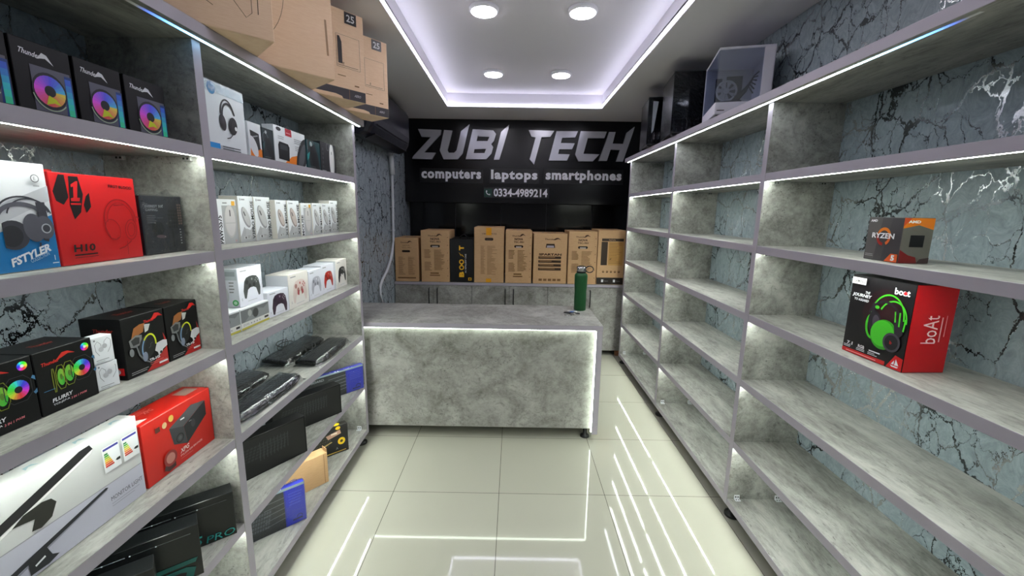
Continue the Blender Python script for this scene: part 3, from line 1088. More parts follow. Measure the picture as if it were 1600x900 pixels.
carton('fan_kit_box', 'black triple fan kit box cut off by the left picture edge', 'product box', (-1.052, .744), (-1.052, .876), ZS[3], 1.254, .115, BLACKCARD, flurry_front, top=flurry_top, group='black triple fan kit boxes')
carton('fan_kit_box', 'black triple fan kit box beside the two small white boxes', 'product box', (-1.052, .879), (-1.051, 1.009), ZS[3], 1.254, .115, BLACKCARD, flurry_front, top=flurry_top, group='black triple fan kit boxes')


# two small white earphone boxes
def ear_front(F):
    g = ink(130, 132, 136)
    F.stroke([(.30, .30), (.16, .48), (.14, .72), (.28, .84), (.42, .72), (.44, .52)], .02, g)
    F.stroke([(.70, .36), (.88, .56), (.90, .80), (.76, .90), (.60, .80), (.52, .58)], .02, g)
    F.ell(.40, .52, .12, None, ink(186, 188, 192)); F.ell(.58, .62, .12, None, ink(176, 178, 182))
    F.rect(.1, .86, .18, .92, g); F.rect(.1, .12, .7, .15, ink(170, 172, 176)); F.rect(.1, .06, .5, .08, ink(170, 172, 176))


carton('earphone_box', 'small white earphone box on top of the other one, left shelf', 'product box', (-1.058, 1.0145), (-1.053, 1.066), 1.176, 1.247, .034, WHITECARD, ear_front, group='small white earphone boxes')
carton('earphone_box', 'small white earphone box at the bottom of the pair, left shelf', 'product box', (-1.060, 1.0165), (-1.053, 1.070), ZS[3], 1.1755, .034, WHITECARD,
       lambda F: (ear_front(F), F.poly([(.48, .72), (.82, .78), (.84, .90), (.70, 1.0 - .02), (.56, .92), (.44, .9)], WH)), group='small white earphone boxes')


# black gaming headset boxes
def hs_front(F):
    r = ink(196, 30, 26)
    F.poly([(.42, 0), (1, 0), (1, .44), (.93, .58), (.96, .30), (.80, .22), (.62, .12)], r)
    F.text('Thunder', .50, .83, .05, r, .26, .05, .2, .02); F.poly([(.68, .86), (.78, .96), (.88, .95), (.98, .88), (.86, .90), (.78, .86)], r)
    F.poly([(.26, .80), (.40, .84), (.52, .84), (.46, .70), (.30, .66), (.18, .64)], ink(150, 92, 44))
    F.poly([(.50, .82), (.64, .80), (.58, .70), (.50, .68)], ink(190, 192, 190))
    F.poly([(.12, .62), (.28, .68), (.42, .66), (.40, .52), (.26, .48), (.14, .50)], ink(120, 122, 122)); F.poly([(.16, .61), (.27, .65), (.36, .63), (.34, .53), (.2, .52)], ink(50, 52, 52))
    F.ell(.48, .42, .17, .27, ink(40, 42, 44), -.25)
    F.arc(.55, .42, .16, .26, .2, 2.6, .035, ink(204, 214, 40), -.25); F.arc(.55, .42, .16, .26, 2.6, 4.6, .03, ink(120, 160, 200), -.25)
    F.ell(.57, .42, .12, .21, ink(20, 21, 22), -.25); F.stroke([(.53, .4), (.58, .42), (.58, .46), (.63, .48)], .012, ink(80, 84, 86))
    F.ell(.14, .42, .05, .08, ink(130, 134, 136)); F.stroke([(.26, .5), (.30, .34), (.40, .22), (.52, .16)], .03, ink(110, 114, 116)); F.ell(.42, .28, .06, .1, ink(130, 140, 160), -.1)
    F.poly([(.66, .32), (.72, .44), (.88, .46), (.98, .44), (.98, .34), (.86, .30), (.82, .24), (.74, .22), (.72, .28)], ink(222, 222, 226)); F.ell(.80, .26, .03, None, BK)
    F.text('TR-HS', .50, .165, .05, WH, .26, .06, 0, .03); F.rect(.72, .07, .94, .10, WH); F.para(.06, .09, .4, 2, .03, ink(190, 190, 190), .25); F.para(.5, .14, .44, 2, .03, ink(236, 120, 110), .25)


def hs_left(F):
    F.text('Thunder', .3, .78, .06, ink(170, 36, 26), .5, 0, .2, .02); F.rect(.62, .08, .94, .2, RED); F.ell(.78, .14, .07, None, WH); F.text('TRG-HS8', .05, .62, .035, GRY, .5)


def hs_top(F):
    F.text('Thunder', .3, .4, .2, ink(150, 40, 26), .4, 0, .3, .02)


carton('gaming_headset_box', 'black gaming headset box with red corner next to white earphone boxes', 'product box', (-1.050, 1.090), (-1.050, 1.230), ZS[3], 1.277, .112, BLACKCARD, hs_front, hs_left, top=hs_top, group='black gaming headset boxes')
carton('gaming_headset_box', 'black gaming headset box with red corner nearest the grey upright', 'product box', (-1.050, 1.234), (-1.050, 1.364), ZS[3], 1.277, .112, BLACKCARD, hs_front, hs_left, top=hs_top, group='black gaming headset boxes')


# long white monitor light box
def monitor_front(F):
    F.rect(.0, .0, 1, .40, ink(196, 196, 210)); F.rect(0, .395, 1, .405, ink(160, 160, 168))
    F.poly([(.0, .42), (.0, .47), (.66, .94), (.715, .95), (.73, .89), (.70, .86), (.05, .42)], ink(24, 24, 28))
    F.poly([(.07, .42), (.11, .42), (.715, .855), (.728, .89), (.70, .87)], ink(240, 240, 238))
    F.poly([(.38, .64), (.46, .66), (.50, .64), (.52, .58), (.49, .46), (.44, .42), (.40, .44), (.42, .54), (.38, .56), (.33, .58)], ink(34, 34, 30))
    F.poly([(.0, .02), (.0, .05), (.76, .385), (.775, .37), (.76, .35), (.08, .02)], ink(34, 36, 44)); F.poly([(.1, .02), (.14, .02), (.765, .345), (.77, .36)], ink(150, 152, 168))
    F.poly([(.36, .19), (.44, .22), (.46, .10), (.49, .06), (.44, .03), (.36, .04)], ink(32, 34, 38)); F.stroke([(.385, .10), (.43, .13)], .01, WH)
    for u in (.77, .885):
        F.rect(u, .54, u + .10, .83, WH); F.rect(u + .005, .795, u + .095, .82, ink(60, 60, 150))
        for i, c in enumerate(((20, 130, 60), (70, 170, 60), (190, 210, 50), (240, 220, 40), (246, 170, 40), (232, 90, 40), (206, 40, 36))):
            F.rect(u + .008, .745 - .024 * i, u + .028 + .005 * i, .763 - .024 * i, ink(*c), False)
        F.k += 1
        F.poly([(u + .066, .63), (u + .078, .645), (u + .096, .645), (u + .096, .615), (u + .078, .615)], BK)
    F.text('MONITOR LIGHT', .775, .20, .05, ink(70, 70, 84), .20, 0, 0, .0); F.para(.775, .165, .20, 2, .03, ink(150, 150, 166), .2)


def monitor_top(F):
    for u in (.2, .45, .68, .88):
        F.poly([(u, .3), (u + .03, .5), (u + .06, .3), (u + .05, .6), (u + .01, .6)], ink(150, 180, 190))


carton('monitor_light_box', 'long white monitor light carton with energy labels, lower left shelf', 'product box', (-1.038, .62), (-1.038, 1.081), ZS[4], 1.008, .048, mat('soft_grey_card', (204, 205, 204), .45), monitor_front, top=monitor_top)


# red power supply box
def psu_front(F):
    dk, md, lt = ink(40, 40, 44), ink(62, 62, 66), ink(86, 86, 90)
    F.rect(.0, .985, 1, 1, ink(232, 90, 80))
    F.poly([(.34, .70), (.54, .60), (.90, .82), (.68, .88)], lt); F.poly([(.34, .70), (.54, .60), (.57, .28), (.38, .40)], md); F.poly([(.54, .60), (.90, .82), (.90, .56), (.57, .28)], dk)
    F.arc(.47, .45, .05, .05, 0, 6.3, .012, ink(20, 20, 22)); F.ell(.47, .45, .025, None, lt); F.ell(.68, .56, .035, .05, md); F.rect(.62, .62, .66, .63, GRY); F.rect(.5, .73, .56, .75, WH)
    F.rect(.16, .76, .22, .84, ink(90, 40, 30)); F.ell(.28, .81, .032, .035, ink(220, 190, 140)); F.ell(.375, .86, .035, .038, ink(226, 190, 90))
    F.text('XPG', .44, .19, .075, ink(240, 226, 222), .13, .05, .25, .02); F.text('PYLON 650 BRONZE', .44, .135, .032, ink(240, 214, 208), .34, .05, 0, .01); F.rect(.44, .10, .62, .105, ink(226, 150, 140))
    F.poly([(.22, .16), (.30, .20), (.36, .14), (.36, .06), (.26, .04), (.20, .10)], ink(70, 30, 30)); F.ell(.30, .24, .09, .09, ink(150, 50, 46)); F.ell(.30, .24, .06, .06, ink(196, 130, 120))


def psu_top(F):
    F.poly([(.02, .16), (.18, .22), (.12, .44), (.0, .36)], ink(226, 216, 212)); F.rect(.74, .3, .95, .78, ink(170, 150, 140))
    F.text('XPG', .26, .5, .2, ink(236, 150, 140), .12, 0, .3, .02); F.para(.2, .8, .2, 3, .08, ink(236, 120, 110))


REDPSU = mat('red_orange_card', (206, 34, 24), .36)
carton('power_supply_box', 'red power supply box beside the long white carton', 'product box', (-1.041, 1.092), (-1.042, 1.366), ZS[4], .967, .092, REDPSU, psu_front, top=psu_top)


# black keyboard boxes with teal print standing on the lower shelf
def pro_front(t1):
    def f(F):
        F.stroke([(.22, .86), (.50, .86)], .004, ink(150, 156, 156)); F.stroke([(.53, .86), (.94, .86)], .003, ink(90, 96, 96))
        for u in (.22, .36, .53, .7):
            F.ell(u, .86, .006, None, ink(200, 204, 204))
        if t1:
            F.text('K65', .42, .04, .22, TEAL, .28, 0, .2, .03); F.text('PRO', .74, .04, .15, TEAL, .24, 0, .2, .0)
        else:
            F.poly([(.5, .30), (.95, .30), (.97, .38), (.52, .38)], ink(10, 92, 86)); F.poly([(.5, .02), (.92, .02), (.95, .2), (.88, .26), (.52, .26)], ink(10, 96, 90)); F.poly([(.54, .03), (.86, .03), (.88, .16), (.84, .19), (.56, .19)], BK)
    return f


def pro3_front(F):
    pro_front(False)(F)
    F.ell(.84, .72, .07, .06, ink(190, 200, 176))


s50, c50 = sin(radians(50)), cos(radians(50))
SHBLACK = mat('black_gloss_card', (20, 22, 23), .26)
for k, (px, py, h, fr, lb) in enumerate(((-.966, 1.318, .166, pro_front(True), 'black keyboard box with teal PRO lettering, rearmost of three leaning on the low shelf'),
                                         (-.962, 1.150, .178, pro_front(False), 'black keyboard box with teal band, middle of three on the low shelf'),
                                         (-.960, .985, .178, pro3_front, 'black keyboard box at the bottom picture edge, nearest of three on the low shelf'))):
    carton('keyboard_box', lb, 'product box', (px - .34 * s50, py - .34 * c50), (px, py), ZS[5], ZS[5] + h, .062, SHBLACK, fr, group='black keyboard boxes on the near low shelf')


# ------------------------------------------------------------------ left shelves, far bay
def hp_front(F):
    k = ink(26, 20, 22)
    F.rect(0, .0, .62, .10, ink(190, 192, 198)); F.rect(.0, .0, .26, .12, ink(40, 150, 226)); F.para(.32, .08, .5, 2, .035, ink(90, 92, 98), .5)
    F.poly([(0, .86), (1, .84), (1, .96), (0, .98)], ink(198, 214, 220)); F.ell(.16, .90, .10, .10, ink(60, 130, 180)); F.text('hp', .10, .87, .06, WH, .12, 0, .2)
    pic_headset(F, .52, .50, .50, k, k, ink(44, 38, 40))
    F.ell(.70, .40, .035, None, WH)


def hp_wrap(o, w, d, h):
    b = MB(); b.box((-w / 2 - .002, -d / 2 - .002, h * .84), (w / 2 + .002, d / 2 + .002, h + .004), FILM, .003); b.build('plastic_wrap', o)


carton('headset_box', 'white headset box with black headset picture on the upper far left shelf', 'product box', (-1.03, 1.484), (-1.03, 1.690), ZS[1], 1.997, .09, WHITECARD, hp_front, fin=hp_wrap)


def omouse_front(F):
    F.poly([(.1, .34), (.9, .02), (.98, .02), (.98, .28), (.5, .5)], ORANGE); F.poly([(.05, .02), (.9, .02), (.1, .30)], ORANGE)
    F.poly([(.12, .78), (.80, .72), (.86, .30), (.5, .2), (.2, .4)], ink(26, 24, 26)); F.ell(.34, .34, .26, .5, ink(226, 226, 230), .5); F.stroke([(.3, .6), (.7, .66)], .06, GRY)


carton('mouse_pack', 'narrow white and orange mouse pack next to the white headset box', 'product box', (-1.03, 1.705), (-1.03, 1.790), ZS[1], 1.905, .05, WHITECARD, omouse_front)


def dmouse_front(acc):
    def f(F):
        F.ell(.5, .40, .34, .80, ink(36, 40, 42), .4); F.ell(.56, .42, .24, .66, ink(20, 22, 24), .4); F.arc(.45, .42, .30, .74, .6, 2.6, .03, ink(120, 130, 134), .4)
        F.arc(.5, .4, .2, .6, .8, 2.2, .02, acc, .4); F.ell(.32, .88, .08, None, ink(190, 196, 196)); F.poly([(.0, .5), (.2, .62), (.12, .4), (0, .3)], acc); F.para(.1, .12, .6, 2, .05, ink(90, 96, 96))
    return f


carton('mouse_pack', 'dark slate mouse pack between the two white and orange packs', 'product box', (-1.032, 1.800), (-1.032, 1.884), ZS[1], 1.900, .05, mat('slate_green_card', (30, 44, 48), .4), dmouse_front(ink(50, 80, 84)))


def kbm_front(F):
    F.rect(.34, .80, .54, 1, ink(176, 20, 40)); F.rect(.37, .87, .5, .89, ink(230, 180, 186)); F.ell(.14, .92, .07, .03, ink(30, 30, 32))
    F.poly([(.28, .06), (.72, .06), (.72, .34), (.5, .26)], ORANGE); F.poly([(.1, .14), (.42, .12), (.44, .50), (.40, .58), (.14, .60), (.1, .5)], ink(22, 23, 26)); F.poly([(.15, .4), (.38, .4), (.38, .52), (.16, .54)], ink(60, 64, 70))
    F.ell(.86, .34, .16, .34, ink(36, 36, 40), -.5); F.ell(.86, .34, .09, .25, ink(86, 88, 92), -.5); F.para(.60, .76, .28, 3, .05, ink(150, 152, 156)); F.para(.1, .72, .2, 2, .05, ink(170, 172, 176)); F.para(.62, .56, .12, 3, .05, ink(170, 172, 176))


carton('mouse_pack', 'wide white and orange pack with red tab on the upper far shelf', 'product box', (-1.036, 1.896), (-1.036, 2.172), ZS[1], 1.930, .05, WHITECARD, kbm_front)
carton('mouse_pack', 'teal and black mouse pack right of the red-tabbed white pack', 'product box', (-1.036, 2.186), (-1.036, 2.332), ZS[1], 1.915, .05, mat('dark_teal_card', (14, 62, 66), .4), dmouse_front(ink(40, 150, 150)))


def wmouse_front(F):
    F.ell(.72, .46, .17, .50, ink(206, 206, 206)); F.ell(.70, .46, .13, .44, ink(228, 228, 226)); F.rect(.69, .66, .72, .76, BK)
    F.arc(.46, .88, .08, .1, 0, 6.3, .02, ink(120, 120, 124)); F.rect(.06, .05, .3, .09, GRY)
    for i in range(5):
        F.ell(.12, .2 + .14 * i, .04, None, ink(70, 70, 74))


carton('mouse_pack', 'charcoal pack with a white mouse picture, last on the upper shelf', 'product box', (-1.036, 2.340), (-1.036, 2.532), ZS[1], 1.930, .05, mat('charcoal_card', (40, 40, 43), .45), wmouse_front)

# the row of white mouse boxes
LG = ink(172, 174, 176)


def paw_front(txt):
    def f(F):
        F.rect(.24, 0, 1, .86, LG); F.text(txt, .20, .02, .13, BK, .62 * F.h / F.w, pi / 2, 0, .03)
        F.ell(.62, .50, .30, .60, ink(188, 186, 184)); F.ell(.62, .52, .26, .56, ink(206, 203, 202)); F.rect(.36, .46, .88, .475, ink(180, 178, 178)); F.rect(.60, .62, .65, .76, ink(60, 60, 64))
        F.rect(.74, .86, .92, .96, ink(226, 170, 60)); F.rect(.28, .9, .5, .93, GRY); F.text('20', .78, .04, .04, ink(220, 110, 110))
    return f


def vxe_front(txt, body, shade):
    def f(F):
        F.poly([(0, 0), (1, 0), (1, .30), (.55, .20), (.28, .34), (.0, .12)], LG); F.poly([(.3, .12), (1, .12), (1, .40), (.66, .26), (.4, .30)], ink(184, 186, 188))
        pic_mouse(F, .44, .54, .92, body, shade, .45)
        F.text(txt, .97, .06, .13 * F.w / F.h * 1.5, BK, .84 * F.h / F.w, pi / 2, 0, .02)
        F.rect(.10, .90, .16, .95, GRY); F.rect(.19, .91, .42, .94, GRY)
        F.rect(.18, .07, .62, .13, ink(196, 198, 198)); F.ell(.30, .10, .045, None, ink(60, 60, 60)); F.para(.4, .12, .22, 2, .03, ink(120, 120, 120))
    return f


def vxe_left(F):
    F.rect(.0, 0, 1, 1, ink(216, 212, 204)); F.rect(.3, .05, .36, .6, ink(196, 192, 184))


m1, m2_ = ink(196, 196, 196), ink(150, 150, 152)
m3, m4 = ink(198, 186, 180), ink(150, 138, 132)
row = [((-1.100, 1.585), (-1.096, 1.690), 1.607, .04, paw_front('PAW-S575'), 'white mouse box marked PAW, biggest picture at the near end of the row'),
       ((-1.090, 1.694), (-1.090, 1.792), 1.622, .075, vxe_front('V3PRO MOUSE', m1, m2_), 'white mouse box marked V3PRO, second in the row'),
       ((-1.089, 1.797), (-1.089, 1.913), 1.622, .07, vxe_front('V3PRO MOUSE', m1, m2_), 'white mouse box marked V3PRO, third in the row'),
       ((-1.068, 1.880), (-1.068, 1.995), 1.612, .05, vxe_front('X11 MOUSE', m3, m4), 'white mouse box marked X11, fourth in the row'),
       ((-1.066, 2.000), (-1.066, 2.112), 1.612, .05, vxe_front('X11 MOUSE', m3, m4), 'white mouse box marked X11, fifth in the row'),
       ((-1.062, 2.135), (-1.062, 2.243), 1.602, .04, paw_front('MOUSE'), 'slim white and grey mouse box, sixth in the row'),
       ((-1.058, 2.248), (-1.058, 2.352), 1.604, .05, vxe_front('R1 MOUSE', m1, m2_), 'white mouse box marked R1, seventh in the row'),
       ((-1.058, 2.358), (-1.058, 2.462), 1.604, .05, vxe_front('R1 MOUSE', m1, m2_), 'white mouse box marked R1, eighth in the row'),
       ((-1.062, 2.468), (-1.062, 2.580), 1.622, .06, vxe_front('V3 MOUSE', m1, m2_), 'slightly taller white mouse box ending the row beside the far upright')]
row[3] = ((-1.068, 1.919), (-1.068, 2.012), 1.612, .05, row[3][4], row[3][5])
row[4] = ((-1.066, 2.018), (-1.066, 2.126), 1.612, .05, row[4][4], row[4][5])
for a, b, zt, d, fr, lb in row:
    carton('mouse_box', lb, 'product box', a, b, ZS[2], zt, d, WHITECARD, fr, vxe_left if 'PAW' not in lb else None, group='white mouse boxes in a row')


# controllers
def pad_front(body, dark, light, claws=False):
    def f(F):
        pic_pad(F, .54, .50, .72, body, dark, light, claws); F.rect(.08, .90, .34, .93, GRY); F.rect(.30, .10, .7, .115, ink(190, 192, 196)); F.para(.06, .2, .05, 2, .04, GRY)
    return f


def pad_left(F):
    F.rect(.04, .70, .96, .97, ink(196, 204, 210)); F.rect(.12, .80, .44, .92, ink(160, 168, 176)); F.rect(.52, .80, .9, .92, ink(160, 168, 176)); F.ell(.34, .34, .26, .42, ink(206, 208, 212), .2); F.para(.64, .62, .2, 4, .08, GRY)
    F.ell(.84, .12, .12, None, ink(60, 170, 90)); F.ell(.84, .12, .07, None, ink(190, 230, 200))


def pad_left_plain(F):
    F.rect(.02, .02, .98, .98, ink(214, 216, 222))


PWH = mat('pearl_white_card', (228, 230, 240), .38)
PCR = mat('cream_white_card', (232, 228, 222), .4)
carton('controller_box', 'white box with dark grey game controller, standing on two lying boxes', 'product box', (-1.060, 1.602), (-1.060, 1.757), 1.1915, 1.345, .10, PWH, pad_front(ink(70, 74, 74), ink(30, 32, 32), ink(150, 154, 154)), pad_left)


def low_front(F):
    F.rect(0, .0, 1, .10, ink(198, 188, 70)); F.rect(0, .10, 1, .34, ink(226, 226, 222)); F.rect(.0, .34, 1, .92, ink(112, 116, 118))
    F.poly([(.1, .34), (.3, .6), (.5, .5), (.6, .8), (.8, .7), (1, .9), (1, .34)], ink(140, 144, 146)); F.ell(.5, .62, .10, None, ink(60, 64, 64)); F.ell(.30, .70, .07, None, ink(170, 172, 172)); F.rect(.8, .18, .95, .28, BK); F.text('DUAL', .06, .18, .1, GRY, .2)
    for i in range(4):
        F.rect(.3 + .1 * i, .18, .34 + .1 * i, .24, GRY, False)


carton('controller_box', 'grey printed box with yellow base lying nearest the grey upright', 'product box', (-1.050, 1.4305), (-1.045, 1.5695), ZS[3], 1.1908, .13, WHITECARD, low_front, group='lying grey printed controller boxes')
carton('controller_box', 'grey printed box with yellow base lying beside the purple controller box', 'product box', (-1.045, 1.574), (-1.045, 1.762), ZS[3], 1.1908, .13, WHITECARD, low_front, group='lying grey printed controller boxes')
for a, b, zt, d, card, fr, lb in (
        ((-1.050, 1.768), (-1.044, 1.925), 1.218, .10, PWH, pad_front(ink(52, 28, 52), ink(34, 18, 36), ink(150, 140, 150)), 'low white box with a dark purple game controller'),
        ((-1.043, 1.930), (-1.045, 2.122), 1.270, .105, PCR, pad_front(ink(222, 206, 200), ink(170, 120, 110), ink(176, 74, 76), True), 'cream box with a pale game controller with pink grips'),
        ((-1.049, 2.137), (-1.052, 2.295), 1.258, .10, PWH, pad_front(ink(178, 180, 192), ink(120, 122, 134), ink(226, 228, 232)), 'white box with a silver grey game controller'),
        ((-1.056, 2.300), (-1.057, 2.462), 1.266, .10, PWH, pad_front(ink(176, 28, 22), ink(120, 16, 14), ink(226, 150, 140)), 'white box with a red game controller'),
        ((-1.046, 2.468), (-1.048, 2.632), 1.274, .115, PCR, pad_front(ink(30, 28, 30), ink(16, 16, 18), ink(214, 210, 206), True), 'white box with a black game controller beside the far upright')):
    carton('controller_box', lb, 'product box', a, b, ZS[3], zt, d, card, fr, pad_left_plain, group='game controller boxes on the middle far shelf')


# keyboards lying on the shelf in clear bags
def keyboard(label, c, rz, L, D, bagged, wrist=0., tilt=4):
    t = thing('keyboard', label, 'keyboard', (c[0], c[1], ZS[4] + .0009), rz, 'bagged keyboards lying on the far left shelf')
    Mx = Matrix.Translation((0, 0, .006)) @ Matrix.Rotation(radians(tilt), 4, 'X') @ Matrix.Translation((0, 0, D / 2 * sin(radians(tilt))))
    b = MB()
    # body with a curved front lip
    out = [(-L / 2, D / 2), (-L / 2, -D / 2 + .012), (-L * .34, -D / 2 - wrist * .5), (0, -D / 2 - wrist), (L * .34, -D / 2 - wrist * .5), (L / 2, -D / 2 + .012), (L / 2, D / 2)]
    b.prism([Mx @ Vector((x, y, 0)) for x, y in out], Mx.to_3x3() @ Vector((0, 0, .016)), mat('keyboard_black', (16, 16, 18), .22))
    b.build('body', t)
    b = MB()
    km = mat('keycap_black', (52, 52, 56), .4)
    for r in range(6):
        n = 20
        for k in range(n):
            if k in (14, 17) and r != 0 or (k == 14 or k == 17):
                if k == 14 and False:
                    continue
            w = (L - .03) / n
            x = -L / 2 + .015 + k * w
            y = D / 2 - .014 - (r + 1) * (D - .03) / 6
            b.box((x + .0012, y + .0012, .016), (x + w - .0016, y + (D - .03) / 6 - .0016, .023), km, .001, M=Mx)
    b.build('keycaps', t)
    b = MB()
    nx, ny = 16, 7
    g = []
    for i in range(nx + 1):
        rowv = []
        for j in range(ny + 1):
            x, y = -L / 2 - .012 + (L + .024) * i / nx, -D / 2 - wrist - .008 + (D + wrist + .016) * j / ny
            edge = min(i, nx - i, j, ny - j)
            z = .004 if edge == 0 else (.034 + .006 * random.random() + .10 * (y + D / 2) * tilt / 8)
            rowv.append(b.bm.verts.new((x, y, z)))
        g.append(rowv)
    i_ = b.mi(FILM)
    for i in range(nx):
        for j in range(ny):
            f = b.bm.faces.new((g[i][j], g[i + 1][j], g[i + 1][j + 1], g[i][j + 1])); f.material_index = i_; f.smooth = True
    b.build('clear_bag', t)
    if bagged:
        b = MB()
        pts = [(-L * .1 + .09 * cos(a) * (1 - a / 30), .05 + .03 * sin(a * 1.3), .034 + .002 * a) for a in [k * .35 for k in range(34)]]
        b.tube([Mx @ Vector(p) for p in pts], .0025, BLACKPL, 6)
        b.build('cable', t)
    return t


# the long axis of each keyboard runs along the shelf; its front faces the aisle
keyboard('black glossy keyboard in clear bag with curved front, at the far shelf edge', (-1.055, 2.265), pi / 2, .41, .115, True, .012)
keyboard('black glossy keyboard in clear bag, at the near shelf edge', (-1.054, 1.680), pi / 2 - .03, .43, .112, True, .006)
keyboard('black keyboard in a bag lying behind the far glossy one', (-1.207, 2.26), pi / 2 - .03, .43, .125, True, 0., 9)
keyboard('black keyboard in a bag lying behind the near glossy one', (-1.214, 1.70), pi / 2 - .02, .42, .12, True, 0., 9)


# keyboard cartons on the two lowest shelves
def bx_front(F):
    g = ink(40, 42, 44)
    F.rect(.02, .03, .98, .97, ink(17, 18, 19))
    pic_keys(F, .10, .42, .74, .78, g, 16, 5, .05)
    for i in range(9):
        F.stroke([(.44 + .04 * i, .34 + .008 * i), (.45 + .04 * i, .80)], .006, ink(62, 64, 66))
    F.rect(.04, .06, .14, .085, ink(150, 152, 154))


def dirv(a):
    return Vector((sin(radians(a)), cos(radians(a))))


for pR, a, w, h, d, lb in (((-.967, 1.841), 32, .38, .182, .068, 'black keyboard carton nearer the camera, leaning across the low far shelf'),
                           ((-.962, 2.238), 35, .38, .171, .068, 'black keyboard carton behind the first, on the low far shelf')):
    pR = Vector(pR)
    carton('keyboard_box', lb, 'product box', pR - dirv(a) * w, pR, ZS[5], ZS[5] + h, d, BLACKCARD, bx_front, group='black keyboard cartons on the far low shelf')


def blue_front(F):
    F.rect(.0, .0, .70, 1, ink(40, 42, 46)); F.rect(.72, .02, 1, .93, ink(44, 56, 196)); pic_keys(F, .06, .18, .48, .62, ink(84, 88, 94), 12, 5, .05)
    F.rect(.0, .93, 1, 1, ink(150, 170, 178))
    for i in range(5):
        F.stroke([(.42, .2 + .14 * i), (.70, .26 + .13 * i)], .008, ink(120, 124, 130))
    F.text('KEYBOARD', .05, .78, .09, ink(170, 174, 180), .3, 0, .2, .02); F.para(.76, .8, .2, 5, .07, ink(70, 84, 214)); F.rect(.80, .1, .94, .14, ink(20, 24, 90)); F.arc(.9, .16, .04, .04, 0, 3.1, .01, ink(20, 24, 90))


BLUECARD = mat('blue_card', (40, 50, 170), .4)
pR = Vector((-.955, 2.576))
carton('keyboard_box', 'blue and black keyboard pack in clear film on the far low shelf', 'product box', pR - dirv(39) * .40, pR, ZS[5], .600, .03, BLUECARD, blue_front, fin=film_wrap)
pR = Vector((-.972, 1.796))
carton('keyboard_box', 'blue and black keyboard pack in clear film on the bottom shelf', 'product box', pR - dirv(46.5) * .30, pR, ZS[6], .312, .026, BLUECARD, blue_front, fin=film_wrap)


def yel_front(F):
    F.rect(.02, .02, .98, .98, ink(24, 23, 22)); pic_keys(F, .06, .34, .62, .80, ink(66, 62, 52), 12, 5, .10); F.poly([(.1, .22), (.66, .5), (.68, .47), (.14, .18)], ink(196, 170, 110)); F.poly([(.56, .74), (.84, .84), (.86, .70), (.6, .6)], ink(190, 150, 130)); F.rect(.66, .72, .78, .78, ink(236, 220, 200))
    F.ell(.86, .42, .075, None, ink(240, 200, 30)); F.ell(.86, .42, .03, None, ink(60, 50, 20)); F.rect(.40, .06, .94, .085, ink(226, 190, 90)); F.ell(.80, .92, .05, .035, ink(240, 200, 30)); F.text('A', .74, .16, .08, GRY)


pR = Vector((-1.0, 2.394))
carton('keyboard_box', 'black and yellow keyboard box at the far end of the bottom shelf', 'product box', pR - dirv(46) * .30, pR, ZS[6], .290, .042, mat('black_yellow_card', (30, 28, 26), .4), yel_front, top=lambda F: (F.ell(.78, .5, .08, .05, ink(240, 200, 30))), fm={'+x': mat('yellow_card', (222, 196, 90), .4)})


def kr_front(F):
    F.text('2', .46, .34, .20, ink(60, 40, 20), .09, 0, 0, .0); F.arc(.50, .44, .09, .09, 2.2, 5.2, .014, ink(60, 40, 20)); F.rect(.93, .02, .94, .98, ink(150, 108, 62))


def kr_flap(o, w, d, h):
    b = MB(); b.box((w / 2 - .003, -d / 2 + .002, h - .004), (w / 2, d / 2 - .02, h + .022), KRAFT, .0005); b.build('flap', o)


pR = Vector((-.988, 2.079))
carton('kraft_box', 'plain brown kraft box on the bottom far left shelf', 'carton', pR - dirv(39) * .30, pR, ZS[6], .284, .066, KRAFT, kr_front, fin=kr_flap)

# ------------------------------------------------------------------ right shelves
DKG = mat('graphite_card', (78, 76, 78), .35)


def ryz_front(F):
    F.rect(.01, .01, .99, .99, ink(70, 68, 70)); F.poly([(.02, .02), (.30, .02), (.42, .99), (.02, .99)], ink(88, 85, 85)); F.poly([(.52, .02), (1, .02), (1, .98), (.7, .98)], ink(60, 58, 62))
    F.arc(.52, .56, .17, .17, .2, 3.0, .065, ink(222, 120, 30)); F.arc(.52, .56, .17, .17, 3.0, 4.7, .065, ink(150, 36, 30)); F.arc(.52, .56, .17, .17, 5.2, 6.5, .065, ink(206, 96, 40))
    F.text('RYZEN', .18, .52, .12, WH, .64, 0, 0, .03); F.text('AMD', .08, .89, .055, WH, .20, 0, 0, .04)
    F.poly([(.64, .01), (.99, .01), (.99, .19), (.80, .19)], ink(222, 90, 30)); F.text('5', .82, .035, .13, WH, .10, 0, 0, .05); F.para(.06, .13, .3, 2, .035, ink(210, 208, 206), .2)


def ryz_side(F):
    F.rect(0, 0, 1, 1, ink(104, 102, 94)); F.poly([(0, .76), (.5, .84), (1, .74), (1, .99), (0, .99)], ink(226, 124, 22)); F.poly([(.0, .99), (.25, .99), (.0, .8)], ink(206, 76, 30))
    F.text('AMD', .14, .88, .06, WH, .40, 0, 0, .04); F.rect(.28, .36, .74, .62, ink(12, 10, 12)); F.poly([(0, .01), (.62, .01), (.55, .14), (.3, .18), (.0, .3)], ink(120, 20, 22)); F.poly([(.6, .01), (1, .01), (1, .14), (.7, .1)], ink(60, 44, 46))


carton('processor_box', 'small grey and orange processor box alone on the right shelf', 'product box', (1.212, 1.466), (1.200, 1.321), ZS[2], 1.579, .088, DKG, ryz_front, right=ryz_side)


